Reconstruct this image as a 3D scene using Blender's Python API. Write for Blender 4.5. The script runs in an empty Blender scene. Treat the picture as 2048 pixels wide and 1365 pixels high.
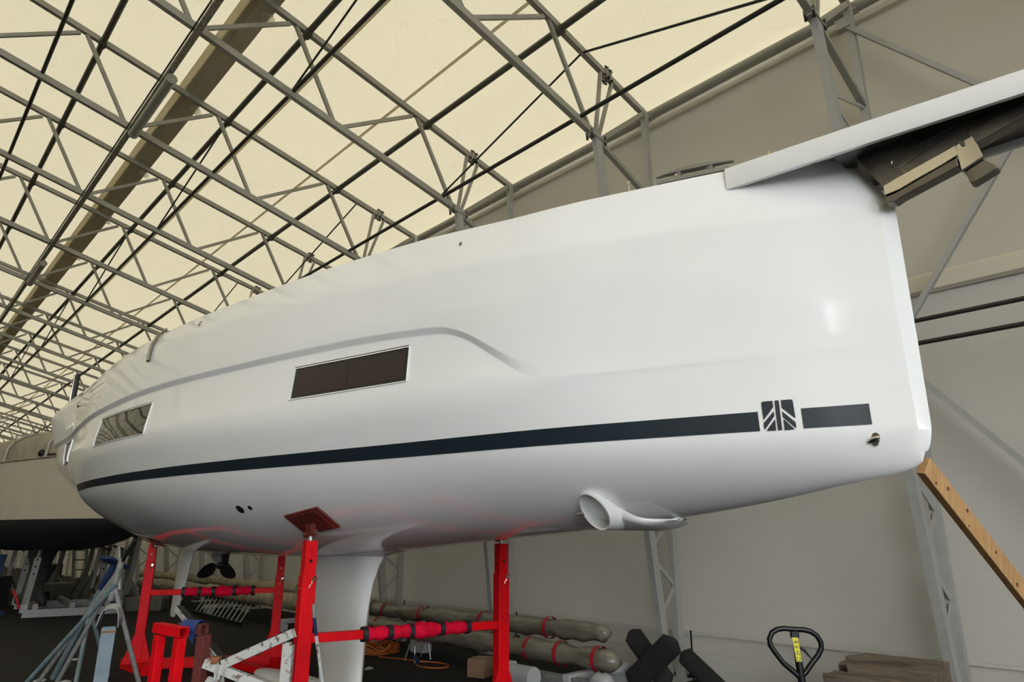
import bpy, bmesh, math, random
from mathutils import Vector, Matrix
from mathutils.bvhtree import BVHTree
random.seed(7)
scene = bpy.context.scene
COL = scene.collection

# ------------------------------------------------------------------ camera
FPX, CXP, VPX, HORIZ, EYE = 1340.0, 1024.0, -298.0, 1082.0, 1.6
pitch = math.atan((HORIZ - 682.5) / FPX)
yaw = math.atan((CXP - VPX) * math.cos(pitch) / FPX)
cam_data = bpy.data.cameras.new('camera'); cam = bpy.data.objects.new('camera', cam_data); COL.objects.link(cam)
cam_data.sensor_width = 36.0; cam_data.sensor_fit = 'HORIZONTAL'; cam_data.lens = FPX / 2048.0 * 36.0
cam_data.clip_start = 0.05; cam_data.clip_end = 400
fwd = Vector((math.sin(yaw) * math.cos(pitch), math.cos(yaw) * math.cos(pitch), math.sin(pitch)))
right = Vector((math.cos(yaw), -math.sin(yaw), 0)); upv = right.cross(fwd)
cam.matrix_world = Matrix(((right.x, upv.x, -fwd.x, 0), (right.y, upv.y, -fwd.y, 0), (right.z, upv.z, -fwd.z, EYE), (0, 0, 0, 1)))
scene.camera = cam

# ------------------------------------------------------------------ daylight
WORLD_STRENGTH = 7.0
world = bpy.data.worlds.new('overcast_sky'); scene.world = world; world.use_nodes = True
wn = world.node_tree.nodes; wn.clear()
wo = wn.new('ShaderNodeOutputWorld'); wb = wn.new('ShaderNodeBackground')
wb.inputs[0].default_value = (0.93, 0.97, 1.0, 1); wb.inputs[1].default_value = WORLD_STRENGTH
world.node_tree.links.new(wb.outputs[0], wo.inputs[0])
vs = scene.view_settings
scene.display_settings.display_device = 'sRGB'
vs.view_transform = 'Standard'; vs.look = 'None'; vs.gamma = 1.0; vs.exposure = 0.0; vs.use_curve_mapping = False
scene.cycles.max_bounces = 8; scene.cycles.diffuse_bounces = 5; scene.cycles.glossy_bounces = 4
scene.cycles.transmission_bounces = 6; scene.cycles.sample_clamp_indirect = 6.0

# ------------------------------------------------------------------ materials
def new_mat(name):
    m = bpy.data.materials.new(name); m.use_nodes = True
    nt = m.node_tree; nt.nodes.clear(); out = nt.nodes.new('ShaderNodeOutputMaterial')
    return m, nt, out
def noise_mix(nt, c1, c2, scale, lo=.35, hi=.65, stretch=(1, 1, 1), detail=4):
    tc = nt.nodes.new('ShaderNodeTexCoord'); mp = nt.nodes.new('ShaderNodeMapping'); mp.inputs['Scale'].default_value = stretch
    nz = nt.nodes.new('ShaderNodeTexNoise'); nz.inputs['Scale'].default_value = scale; nz.inputs['Detail'].default_value = detail
    cr = nt.nodes.new('ShaderNodeValToRGB'); cr.color_ramp.elements[0].position = lo; cr.color_ramp.elements[1].position = hi
    cr.color_ramp.elements[0].color = (*c1, 1); cr.color_ramp.elements[1].color = (*c2, 1)
    nt.links.new(tc.outputs['Object'], mp.inputs[0]); nt.links.new(mp.outputs[0], nz.inputs[0]); nt.links.new(nz.outputs[0], cr.inputs[0])
    return cr, nz
def mat(name, c, rough=.5, metal=0., c2=None, scale=8., lo=.4, hi=.65, bump=0., stretch=(1, 1, 1), spec=.5, coat=0., bscale=None, detail=4):
    m, nt, out = new_mat(name); p = nt.nodes.new('ShaderNodeBsdfPrincipled')
    p.inputs['Base Color'].default_value = (*c, 1); p.inputs['Roughness'].default_value = rough; p.inputs['Metallic'].default_value = metal
    p.inputs['Specular IOR Level'].default_value = spec
    if coat: p.inputs['Coat Weight'].default_value = coat; p.inputs['Coat Roughness'].default_value = .03
    nz = None
    if c2 is None: c2 = tuple(v * .93 for v in c)
    cr, nz = noise_mix(nt, c, c2, scale, lo, hi, stretch, detail); nt.links.new(cr.outputs[0], p.inputs['Base Color'])
    if bump:
        b = nt.nodes.new('ShaderNodeBump'); b.inputs['Strength'].default_value = bump; b.inputs['Distance'].default_value = .02
        if bscale:
            nz = nt.nodes.new('ShaderNodeTexNoise'); nz.inputs['Scale'].default_value = bscale
            tc = nt.nodes.new('ShaderNodeTexCoord'); nt.links.new(tc.outputs['Object'], nz.inputs[0])
        nt.links.new(nz.outputs[0], b.inputs['Height']); nt.links.new(b.outputs[0], p.inputs['Normal'])
    nt.links.new(p.outputs[0], out.inputs[0]); return m
def fabric(name, trans, diff, fac, wrinkle=.2, crease=.06):
    """woven membrane that lets daylight through: translucent + diffuse, faint creases"""
    m, nt, out = new_mat(name)
    tr = nt.nodes.new('ShaderNodeBsdfTranslucent'); df = nt.nodes.new('ShaderNodeBsdfDiffuse'); mx = nt.nodes.new('ShaderNodeMixShader')
    mx.inputs[0].default_value = fac
    tc = nt.nodes.new('ShaderNodeTexCoord')
    wv = nt.nodes.new('ShaderNodeTexVoronoi'); wv.feature = 'DISTANCE_TO_EDGE'; wv.inputs['Scale'].default_value = .9
    mp = nt.nodes.new('ShaderNodeMapping'); mp.inputs['Scale'].default_value = (1.3, .5, 1.3)
    nz = nt.nodes.new('ShaderNodeTexNoise'); nz.inputs['Scale'].default_value = .8; nz.inputs['Detail'].default_value = 5
    ad = nt.nodes.new('ShaderNodeMixRGB'); ad.blend_type = 'ADD'; ad.inputs[0].default_value = 1.2
    nt.links.new(tc.outputs['Object'], mp.inputs[0]); nt.links.new(mp.outputs[0], ad.inputs[1]); nt.links.new(tc.outputs['Object'], nz.inputs[0])
    nt.links.new(nz.outputs['Color'], ad.inputs[2]); nt.links.new(ad.outputs[0], wv.inputs[0])
    cr = nt.nodes.new('ShaderNodeValToRGB'); cr.color_ramp.elements[0].position = 0; cr.color_ramp.elements[1].position = .012
    k = 1 - crease
    cr.color_ramp.elements[0].color = (k, k, k * .98, 1); cr.color_ramp.elements[1].color = (1, 1, 1, 1)
    n2 = nt.nodes.new('ShaderNodeTexNoise'); n2.inputs['Scale'].default_value = 2.2; n2.inputs['Detail'].default_value = 6
    c2 = nt.nodes.new('ShaderNodeValToRGB'); c2.color_ramp.elements[0].color = (.94, .94, .93, 1); c2.color_ramp.elements[1].color = (1, 1, 1, 1)
    nt.links.new(tc.outputs['Object'], n2.inputs[0]); nt.links.new(n2.outputs[0], c2.inputs[0])
    nt.links.new(wv.outputs['Distance'], cr.inputs[0])
    m1 = nt.nodes.new('ShaderNodeMixRGB'); m1.blend_type = 'MULTIPLY'; m1.inputs[0].default_value = 1
    nt.links.new(cr.outputs[0], m1.inputs[1]); nt.links.new(c2.outputs[0], m1.inputs[2])
    for bs, colr in ((tr, trans), (df, diff)):
        mm = nt.nodes.new('ShaderNodeMixRGB'); mm.blend_type = 'MULTIPLY'; mm.inputs[0].default_value = 1
        mm.inputs[2].default_value = (*colr, 1); nt.links.new(m1.outputs[0], mm.inputs[1]); nt.links.new(mm.outputs[0], bs.inputs[0])
    b = nt.nodes.new('ShaderNodeBump'); b.inputs['Strength'].default_value = wrinkle; b.inputs['Distance'].default_value = .05
    nt.links.new(n2.outputs[0], b.inputs['Height']); nt.links.new(b.outputs[0], df.inputs['Normal'])
    nt.links.new(df.outputs[0], mx.inputs[1]); nt.links.new(tr.outputs[0], mx.inputs[2]); nt.links.new(mx.outputs[0], out.inputs[0])
    return m
M = {}
M['roof'] = fabric('roof_membrane', (1.0, .875, .60), (.58, .53, .41), .105)
M['roof_band'] = fabric('doubled_roof_membrane', (.62, .57, .44), (.40, .37, .29), .30)
M['roof_seam'] = fabric('welded_seam', (.82, .78, .66), (.45, .42, .35), .66)
M['wall'] = fabric('wall_membrane', (.60, .53, .40), (.43, .405, .34), .022, crease=.015)
M['wall_low'] = fabric('wall_membrane_lower', (.55, .52, .45), (.45, .43, .39), .013, crease=.015)
M['wall_strip'] = fabric('wall_strip', (.60, .55, .42), (.58, .54, .44), .03, crease=.02)
M['lightspot'] = fabric('white_lightspot', (1, 1, .98), (.8, .8, .8), .9, crease=0)  # bright white sheet that stands for daylight coming through a hole
M['skirt'] = fabric('wall_skirt', (.55, .53, .5), (.50, .485, .45), .015, crease=.02)
M['steel'] = mat('galvanised_steel', (.30, .29, .25), .5, .15, c2=(.27, .26, .225), scale=5)
M['steel_light'] = mat('weathered_galvanised_steel', (.36, .36, .34), .5, .15, c2=(.335, .335, .318), scale=9)
M['darksteel'] = mat('dark_painted_steel', (.085, .083, .066), .5, .2, scale=9)
M['bolt'] = mat('black_bolt', (.02, .02, .02), .4, .5)
M['cable'] = mat('black_cable', (.012, .012, .011), .5)
M['tray'] = mat('perforated_tray', (.16, .155, .13), .5, .3, c2=(.45, .42, .33), scale=60, lo=.5, hi=.55)
M['lamp'] = mat('lamp_housing', (.30, .29, .25), .35, .1)
M['gel'] = mat('white_gelcoat', (.79, .79, .785), .07, 0, c2=(.78, .78, .775), scale=2, spec=.75)
M['gel2'] = mat('white_gelcoat_satin', (.66, .66, .65), .3, 0, c2=(.62, .62, .61), scale=3)
M['navy'] = mat('dark_navy_vinyl', (.014, .022, .031), .25, c2=(.016, .025, .035), scale=2)
M['glass'] = mat('tinted_window_glass', (.006, .006, .006), .04, c2=(.008, .008, .008), spec=.45)
M['curtain'] = mat('dark_red_brown_blind', (.022, .010, .011), .35, c2=(.018, .009, .010), stretch=(1, 6, 1))
M['blackrim'] = mat('black_window_border', (.006, .006, .006), .2)
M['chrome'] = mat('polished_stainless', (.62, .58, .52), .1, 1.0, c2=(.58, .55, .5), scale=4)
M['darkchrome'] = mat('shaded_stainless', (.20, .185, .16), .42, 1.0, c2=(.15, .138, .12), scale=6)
M['mirror'] = mat('mirror_stainless', (.30, .31, .28), .12, 1.0, c2=(.26, .27, .25), scale=4)
M['alu'] = mat('cast_aluminium', (.24, .235, .215), .35, .6, scale=10)
M['prop'] = mat('black_bronze', (.012, .012, .012), .35, .3)
M['red'] = mat('red_powder_coat', (.62, .003, .008), .45, 0, c2=(.52, .003, .007), scale=6, bump=.03, spec=.12)
M['redcloth'] = mat('bright_red_cloth', (.62, .004, .03), .8, c2=(.5, .003, .025), scale=22, bump=.6, spec=.1)
M['blacktape'] = mat('black_strap', (.010, .010, .013), .6)
M['plywood'] = mat('red_brown_film_plywood', (.13, .020, .016), .4, c2=(.10, .017, .014), scale=7)
M['brown'] = mat('red_brown_paint', (.13, .035, .032), .6, c2=(.10, .028, .026), scale=20, spec=.15)
M['bluegrey'] = mat('blue_grey_paint', (.13, .17, .20), .5, c2=(.10, .135, .165), scale=9)
M['bluepaint'] = mat('blue_paint', (.014, .03, .085), .6, c2=(.01, .02, .06), scale=9, spec=.2)
M['whitecloth'] = mat('dirty_white_rag', (.30, .30, .30), .8, c2=(.20, .20, .20), scale=16, bump=.4)
M['bluecloth'] = mat('blue_rag', (.014, .045, .19), .8, c2=(.010, .03, .13), scale=16, bump=.4)
M['dirtywhite'] = mat('chipped_white_paint', (.42, .42, .40), .5, c2=(.12, .08, .06), scale=26, lo=.55, hi=.66, bump=.2, detail=8)
M['rust'] = mat('rusty_wood', (.22, .09, .035), .8, c2=(.12, .05, .02), scale=20)
M['galv'] = mat('bright_galvanised_tube', (.42, .43, .42), .35, .6, c2=(.30, .31, .31), scale=18)
M['tealtube'] = mat('teal_grey_tube', (.12, .19, .22), .45, .3, c2=(.2, .24, .25), scale=18)
M['floor'] = mat('dark_asphalt', (.0075, .0066, .0060), .85, 0, c2=(.0042, .0037, .0034), spec=.25, scale=3, bump=.6, bscale=60, detail=9)
M['wood'] = mat('fresh_sawn_spruce', (.50, .30, .13), .65, c2=(.36, .19, .075), scale=3, stretch=(14, 14, 1.2), lo=.35, hi=.7)
M['knot'] = mat('dark_wood_knot', (.13, .05, .02), .7)
M['timber'] = mat('weathered_grey_timber', (.20, .155, .115), .85, c2=(.07, .052, .038), scale=3.2, stretch=(5, .8, 5), lo=.3, hi=.7, bump=.8, detail=9)
M['plastic'] = mat('plastic_wrap', (.20, .18, .14), .28, 0, c2=(.09, .08, .06), scale=5, stretch=(3, .5, 3), lo=.35, hi=.7, bump=.7, detail=7, spec=.7)
M['cream'] = mat('cream_cloth_wrap', (.30, .265, .19), .75, c2=(.19, .16, .11), scale=6, bump=.7)
M['redstrap'] = mat('red_strap', (.35, .008, .02), .6)
M['black'] = mat('black_padded_fabric', (.006, .006, .006), .85, c2=(.010, .010, .010), scale=12, bump=.3)
M['blackpaint'] = mat('black_enamel', (.006, .006, .008), .3, spec=.35)
M['yellow'] = mat('yellow_label', (.62, .55, .02), .5)
M['labelink'] = mat('label_ink', (.02, .02, .01), .6)
M['card'] = mat('cardboard', (.235, .15, .085), .8, c2=(.20, .125, .07), scale=9)
M['whiteplastic'] = mat('white_plastic', (.36, .37, .38), .4)
M['orange'] = mat('orange_cable', (.42, .10, .018), .5)
M['beige'] = mat('cream_gelcoat', (.50, .46, .37), .22, c2=(.47, .435, .35), scale=2)
M['antifoul'] = mat('black_antifouling', (.008, .010, .014), .55, c2=(.014, .014, .017), scale=4)
M['alum'] = mat('dull_aluminium', (.22, .22, .215), .5, .3, c2=(.17, .17, .165), scale=20)
M['tarp'] = mat('grey_tent_canvas', (.30, .27, .21), .7, c2=(.24, .215, .165), scale=4)
M['debris'] = mat('crumpled_paper', (.38, .38, .38), .8)

# ------------------------------------------------------------------ mesh helpers
def V(*a): return Vector(a)
class MB:
    def __init__(s): s.bm = bmesh.new()
    def quad(s, pts):
        vs_ = [s.bm.verts.new(p) for p in pts]; return s.bm.faces.new(vs_)
    def hexa(s, a, b):
        """a: four corners, b: four matching corners"""
        A = [s.bm.verts.new(p) for p in a]; B = [s.bm.verts.new(p) for p in b]
        s.bm.faces.new(A[::-1]); s.bm.faces.new(B)
        for i in range(4): s.bm.faces.new((A[i], A[(i + 1) % 4], B[(i + 1) % 4], B[i]))
    def box(s, c, d, rz=0., rx=0., ry=0.):
        R = Matrix.Rotation(rz, 3, 'Z') @ Matrix.Rotation(ry, 3, 'Y') @ Matrix.Rotation(rx, 3, 'X'); c = Vector(c); x, y, z = (v / 2 for v in d)
        f = lambda px, py, pz: c + R @ Vector((px, py, pz))
        s.hexa([f(-x, -y, -z), f(x, -y, -z), f(x, y, -z), f(-x, y, -z)], [f(-x, -y, z), f(x, -y, z), f(x, y, z), f(-x, y, z)]); return s
    def bar(s, p, q, w, h, side=None):
        """rectangular bar; w measured along `side`, h across"""
        p = Vector(p); q = Vector(q); t = (q - p).normalized()
        sd = Vector(side) if side else (Vector((0, 1, 0)) if abs(t.y) < .9 else Vector((1, 0, 0)))
        n = t.cross(sd).normalized(); sd = n.cross(t).normalized()
        c = [(-1, -1), (1, -1), (1, 1), (-1, 1)]
        s.hexa([p + sd * (a * w / 2) + n * (b * h / 2) for a, b in c], [q + sd * (a * w / 2) + n * (b * h / 2) for a, b in c]); return s
    def channel(s, p, q, w, h, t, side=None, open_end=True):
        """hollow square tube with visible wall thickness at the ends"""
        p = Vector(p); q = Vector(q); tt = (q - p).normalized()
        sd = Vector(side) if side else (Vector((0, 1, 0)) if abs(tt.y) < .9 else Vector((1, 0, 0)))
        n = tt.cross(sd).normalized(); sd = n.cross(tt).normalized(); c = [(-1, -1), (1, -1), (1, 1), (-1, 1)]
        def ring(o, k): return [s.bm.verts.new(o + sd * (a * (w / 2 - k)) + n * (b * (h / 2 - k))) for a, b in c]
        P0, Q0, P1, Q1 = ring(p, 0), ring(q, 0), ring(p, t), ring(q, t)
        for i in range(4):
            j = (i + 1) % 4
            s.bm.faces.new((P0[i], P0[j], Q0[j], Q0[i])); s.bm.faces.new((P1[j], P1[i], Q1[i], Q1[j]))
            s.bm.faces.new((P0[j], P0[i], P1[i], P1[j])); s.bm.faces.new((Q0[i], Q0[j], Q1[j], Q1[i]))
        return s
    def tube(s, pts, r, n=10, closed=False, caps=True):
        pts = [Vector(p) for p in pts]; rs = r if isinstance(r, (list, tuple)) else [r] * len(pts); rings = []; up = None
        L = len(pts)
        for i, p in enumerate(pts):
            if closed: t = (pts[(i + 1) % L] - pts[i - 1]).normalized()
            else: t = (pts[min(i + 1, L - 1)] - pts[max(i - 1, 0)]).normalized()
            if up is None: up = Vector((0, 0, 1)) if abs(t.z) < .9 else Vector((1, 0, 0))
            a = t.cross(up).normalized(); up = a.cross(t).normalized()
            rings.append([s.bm.verts.new(p + (a * math.cos(2 * math.pi * k / n) + up * math.sin(2 * math.pi * k / n)) * rs[i]) for k in range(n)])
        rng = range(L) if closed else range(L - 1)
        for i in rng:
            A, B = rings[i], rings[(i + 1) % L]
            for k in range(n): s.bm.faces.new((A[k], A[(k + 1) % n], B[(k + 1) % n], B[k]))
        if caps and not closed: s.bm.faces.new(rings[0][::-1]); s.bm.faces.new(rings[-1])
        return s
    def prism(s, poly, d):
        """extrude a 3D polygon by vector d"""
        d = Vector(d); A = [s.bm.verts.new(p) for p in poly]; B = [s.bm.verts.new(Vector(p) + d) for p in poly]; n = len(poly)
        s.bm.faces.new(A[::-1]); s.bm.faces.new(B)
        for i in range(n): s.bm.faces.new((A[i], A[(i + 1) % n], B[(i + 1) % n], B[i]))
        return s
    def grid(s, rows, wrap=False):
        R = [[s.bm.verts.new(p) for p in r] for r in rows]
        for i in range(len(R) - 1):
            m = len(R[i])
            for j in range(m if wrap else m - 1):
                try: s.bm.faces.new((R[i][j], R[i][(j + 1) % m], R[i + 1][(j + 1) % m], R[i + 1][j]))
                except ValueError: pass
        return R
    def ball(s, c, r, sx=1, sy=1, sz=1, n=12):
        m = Matrix.Translation(c) @ Matrix.Diagonal((r * sx, r * sy, r * sz, 1)); bmesh.ops.create_uvsphere(s.bm, u_segments=n, v_segments=max(6, n // 2 + 2), radius=1, matrix=m); return s
    def build(s, name, m, parent=None, smooth=None, bevel=0):
        bmesh.ops.recalc_face_normals(s.bm, faces=s.bm.faces)
        me = bpy.data.meshes.new(name); s.bm.to_mesh(me); s.bm.free()
        me.materials.append(M[m] if isinstance(m, str) else m)
        if smooth is not None:
            for p in me.polygons: p.use_smooth = True
            me.set_sharp_from_angle(angle=math.radians(smooth))
        o = bpy.data.objects.new(name, me); COL.objects.link(o)
        if bevel:
            bv = o.modifiers.new('bevel', 'BEVEL'); bv.width = bevel; bv.segments = 2; bv.limit_method = 'ANGLE'
        if parent is not None: o.parent = parent; o.matrix_parent_inverse = parent.matrix_world.inverted() if False else Matrix.Translation(-parent.location)
        return o
def tag(o, label=None, cat=None, group=None, kind=None):
    if label: o['label'] = label
    if cat: o['category'] = cat
    if group: o['group'] = group
    if kind: o['kind'] = kind
    return o
def thing(name, label, cat, loc=(0, 0, 0), group=None):
    o = bpy.data.objects.new(name, None); COL.objects.link(o); o.location = loc; o.empty_display_size = .1
    return tag(o, label, cat, group)
def struct(o, label=None): return tag(o, label, None, None, 'structure')
def copy_tree(root, loc, label=None):
    r = root.copy(); COL.objects.link(r); r.location = loc
    if label: r['label'] = label
    for ch in list(root.children):
        c = ch.copy(); COL.objects.link(c); c.parent = r
        for g in list(ch.children):
            d = g.copy(); COL.objects.link(d); d.parent = c
    return r

# ------------------------------------------------------------------ the hall
BAY = 3.02; T0 = 2.05
def TY(k): return T0 + BAY * k
RIDGE = -3.2
def UZ(x): return 8.35 + .232 * (5.69 - (x if x > RIDGE else 2 * RIDGE - x))
def LZ(x): return 7.52 + .24 * (4.1 - (x if x > RIDGE else 2 * RIDGE - x))
WALLX = 7.84; YN, YF = -7.6, 66.0; LEFTX = 2 * RIDGE - WALLX
EAVEZ = UZ(7.6) + .02
def RZ(x): return UZ(x) + .16
# floor
mb = MB(); mb.box((RIDGE + 2, 25, -.05), (60, 120, .1)); struct(mb.build('floor', 'floor'))
# roof membrane, right and left slopes, one sheet from eave to eave with slight sag between trusses
def roof_sheet(name, xa, xb):
    rows = []
    ny = int((YF - YN) / .755)
    for i in range(ny + 1):
        y = YN + (YF - YN) * i / ny; ph = ((y - T0) / BAY) % 1
        sag = .05 * math.sin(math.pi * ph)
        rows.append([V(xa + (xb - xa) * j / 10, y, RZ(xa + (xb - xa) * j / 10) + .02 + sag * .6) for j in range(11)])
    m_ = MB(); m_.grid(rows); return m_.build(name, 'roof', smooth=60)
r_ = roof_sheet('ceiling', WALLX, RIDGE); struct(r_)
r_ = roof_sheet('ceiling', RIDGE, LEFTX); struct(r_)
# walls
def wall_sheet(name, x, z0, z1, m, y0=YN, y1=YF):
    rows = []
    ny = int((y1 - y0) / .755)
    for i in range(ny + 1):
        y = y0 + (y1 - y0) * i / ny; ph = ((y - T0) / BAY) % 1; s = .03 * math.sin(math.pi * ph)
        rows.append([V(x + s, y, z0 + (z1 - z0) * j / 6) for j in range(7)])
    m_ = MB(); m_.grid(rows); return m_.build(name, m, smooth=60)
struct(wall_sheet('wall_right', WALLX + .02, 4.2, RZ(WALLX) + .03, 'wall'))
struct(wall_sheet('wall_right', WALLX + .02, 0, 4.2, 'wall_low'))
struct(wall_sheet('wall_left', LEFTX - .02, 0, RZ(WALLX) + .03, 'wall'))
mb = MB(); mb.grid([[V(LEFTX, YF, 0), V(LEFTX, YF, RZ(WALLX))], [V(RIDGE, YF, 0), V(RIDGE, YF, RZ(RIDGE))], [V(WALLX, YF, 0), V(WALLX, YF, RZ(WALLX))]])
struct(mb.build('wall_far', 'wall'))
# gable behind the photographer: fabric above and beside one wide open doorway
mb = MB()
DX0, DX1, DZ = -13.6, 2.2, 7.9
mb.quad([V(LEFTX, YN, 0), V(DX0, YN, 0), V(DX0, YN, RZ(DX0)), V(LEFTX, YN, RZ(LEFTX))])
mb.quad([V(DX1, YN, 0), V(WALLX, YN, 0), V(WALLX, YN, RZ(WALLX)), V(DX1, YN, RZ(DX1))])
mb.quad([V(DX0, YN, DZ), V(RIDGE, YN, DZ), V(RIDGE, YN, RZ(RIDGE)), V(DX0, YN, RZ(DX0))])
mb.quad([V(RIDGE, YN, DZ), V(DX1, YN, DZ), V(DX1, YN, RZ(DX1)), V(RIDGE, YN, RZ(RIDGE))])
struct(mb.build('wall_near', 'wall'))
# wall strip at mid height, a skirt at the foot and the pale keder edge under the eave
mb = MB(); mb.prism([V(WALLX + .0, YN, 4.13), V(WALLX - .05, YN, 4.16), V(WALLX - .05, YN, 4.31), V(WALLX + .0, YN, 4.36)], (0, YF - YN, 0)); struct(mb.build('trim_1', 'wall_strip'))
mb = MB(); mb.prism([V(WALLX + .0, YN, 0), V(WALLX - .06, YN, 0), V(WALLX - .03, YN, .28), V(WALLX, YN, .28)], (0, YF - YN, 0)); struct(mb.build('baseboard_right', 'skirt'))
mb = MB(); mb.box((WALLX - .005, (YN + YF) / 2, .50), (.02, YF - YN, .03)); struct(mb.build('trim_2', 'skirt'))
mb = MB(); mb.prism([V(WALLX, YN, EAVEZ - .17), V(WALLX - .05, YN, EAVEZ - .16), V(WALLX - .05, YN, EAVEZ - .115), V(WALLX, YN, EAVEZ - .10)], (0, YF - YN, 0)); struct(mb.build('trim_3', 'wall_strip'))

# long members along the hall
def tagm(o, label, cat, group=None): return tag(o, label, cat, group)
mb = MB(); mb.tube([V(7.72, YN, EAVEZ), V(7.72, YF, EAVEZ)], .075, 12); tagm(mb.build('eave_beam', 'steel', smooth=40), 'thick grey round eave tube running along the top of the right wall', 'beam')
for i, (x, lb) in enumerate(((5.69, 'dark purlin pipe under the roof membrane nearest the right eave'), (3.46, 'dark purlin pipe just right of the brown roof strip'), (1.38, 'dark purlin pipe left of the brown roof strip and the cable tray'))):
    mb = MB(); mb.tube([V(x, YN, UZ(x) - .02), V(x, YF, UZ(x) - .02)], .047, 10)
    tagm(mb.build('roof_purlin', 'darksteel', smooth=40), lb, 'purlin', 'purlins along the hall roof')
# brown doubled strip of membrane on the roof
mb = MB()
mb.prism([V(3.03, YN, RZ(3.03) - .02), V(3.0, YN, RZ(3.03) - .10), V(2.76, YN, RZ(2.76) - .10), V(2.70, YN, RZ(2.70) - .02)], (0, YF - YN, 0))
rs_ = mb.build('roof_strip', 'roof_band')
mb = MB(); mb.prism([V(2.755, YN, RZ(2.76) - .102), V(2.70, YN, RZ(2.70) - .035), V(2.68, YN, RZ(2.68) - .02), V(2.60, YN, RZ(2.60) - .012), V(2.70, YN, RZ(2.7) - .02)], (0, YF - YN, 0)); mb.build('strip_edge', 'roof_seam', rs_)
tagm(rs_, 'brown double layer strip of membrane running along the cream roof', 'roof strip')
for x in (5.25, 4.0):
    mb = MB(); mb.box((x, (YN + YF) / 2, RZ(x) - .012), (.05, YF - YN, .008)); struct(mb.build('trim_%d' % (4 if x > 5 else 5), 'roof_seam'))
# tension rods on the bottom chords
for x, lb, r in ((6.04, 'black tension rod nearest the right wall along the bottom chords', .030), (3.33, 'black tension rod along the bottom chords, middle of the three', .030), (.715, 'black tension rod at the top left of the roof', .028)):
    z = LZ(x) + .05
    mb = MB(); mb.tube([V(x, -1.2, z), V(x, 60, z)], r, 8)
    tagm(mb.build('tension_rod', 'cable', smooth=40), lb, 'rod', 'tension rods along the bottom chords')
for x in (6.04, 3.33):
    for k in (1, 3, 5, 7, 9, 11):
        mb = MB(); mb.tube([V(x + .12, TY(k), UZ(x) - .05), V(x, TY(k + 1), LZ(x) + .09)], .016, 6)
        if k == 1 and x > 5: mb.tube([V(x + .12, TY(1), UZ(x) - .05), V(x, TY(0), LZ(x) + .05)], .018, 6)
        od = ['nearest the camera', 'second from the camera', 'third from the camera', 'fourth from the camera', 'fifth from the camera', 'farthest down the hall'][(k - 1) // 2]
        tagm(mb.build('bracing_wire', 'cable', smooth=40), 'slanting black wire on the %s tension rod, %s' % ('right' if x > 5 else 'middle', od), 'wire', 'slanting bracing wires under the roof')
# cable tray with tube lamps under it
TX = 1.97; TZ = LZ(TX) - .12
tr = thing('cable_tray', 'long perforated metal cable tray hanging under the roof trusses', 'cable tray', (TX, 0, TZ))
mb = MB(); mb.box((TX, 28, TZ), (.07, 70, .012)); mb.box((TX - .035, 28, TZ + .02), (.006, 70, .05)); mb.box((TX + .035, 28, TZ + .02), (.006, 70, .05)); mb.build('tray', 'tray', tr)
mb = MB(); mb.tube([V(TX - .055, -6, TZ + .05), V(TX - .055, 60, TZ + .05)], .012, 6); mb.build('cable', 'cable', tr)
for i, (ya, yb) in enumerate(((9.1, 10.9), (18.1, 19.8), (27.2, 28.9), (36.2, 37.9))):
    t = thing('tube_lamp', ['grey tube lamp hanging from the cable tray, nearest one', 'grey tube lamp hanging from the cable tray, second one down the hall', 'small tube lamp on the cable tray, third one down the hall', 'tiny tube lamp on the cable tray, farthest down the hall'][i], 'lamp', (TX + .03, ya, TZ - .09), 'tube lamps on the cable tray')
    mb = MB(); mb.tube([V(TX + .03, ya, TZ - .085), V(TX + .03, yb, TZ - .085)], .07, 12); mb.build('diffuser', 'lamp', t, smooth=40)
    mb = MB(); mb.box((TX + .03, (ya + yb) / 2, TZ - .02), (.08, yb - ya, .04)); mb.build('housing', 'steel', t)
    for yy in (ya, yb):
        mb = MB(); mb.tube([V(TX + .03, yy - .03, TZ - .085), V(TX + .03, yy + .03, TZ - .085)], .078, 12); mb.build('end_cap', 'steel', t, smooth=40)

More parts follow.
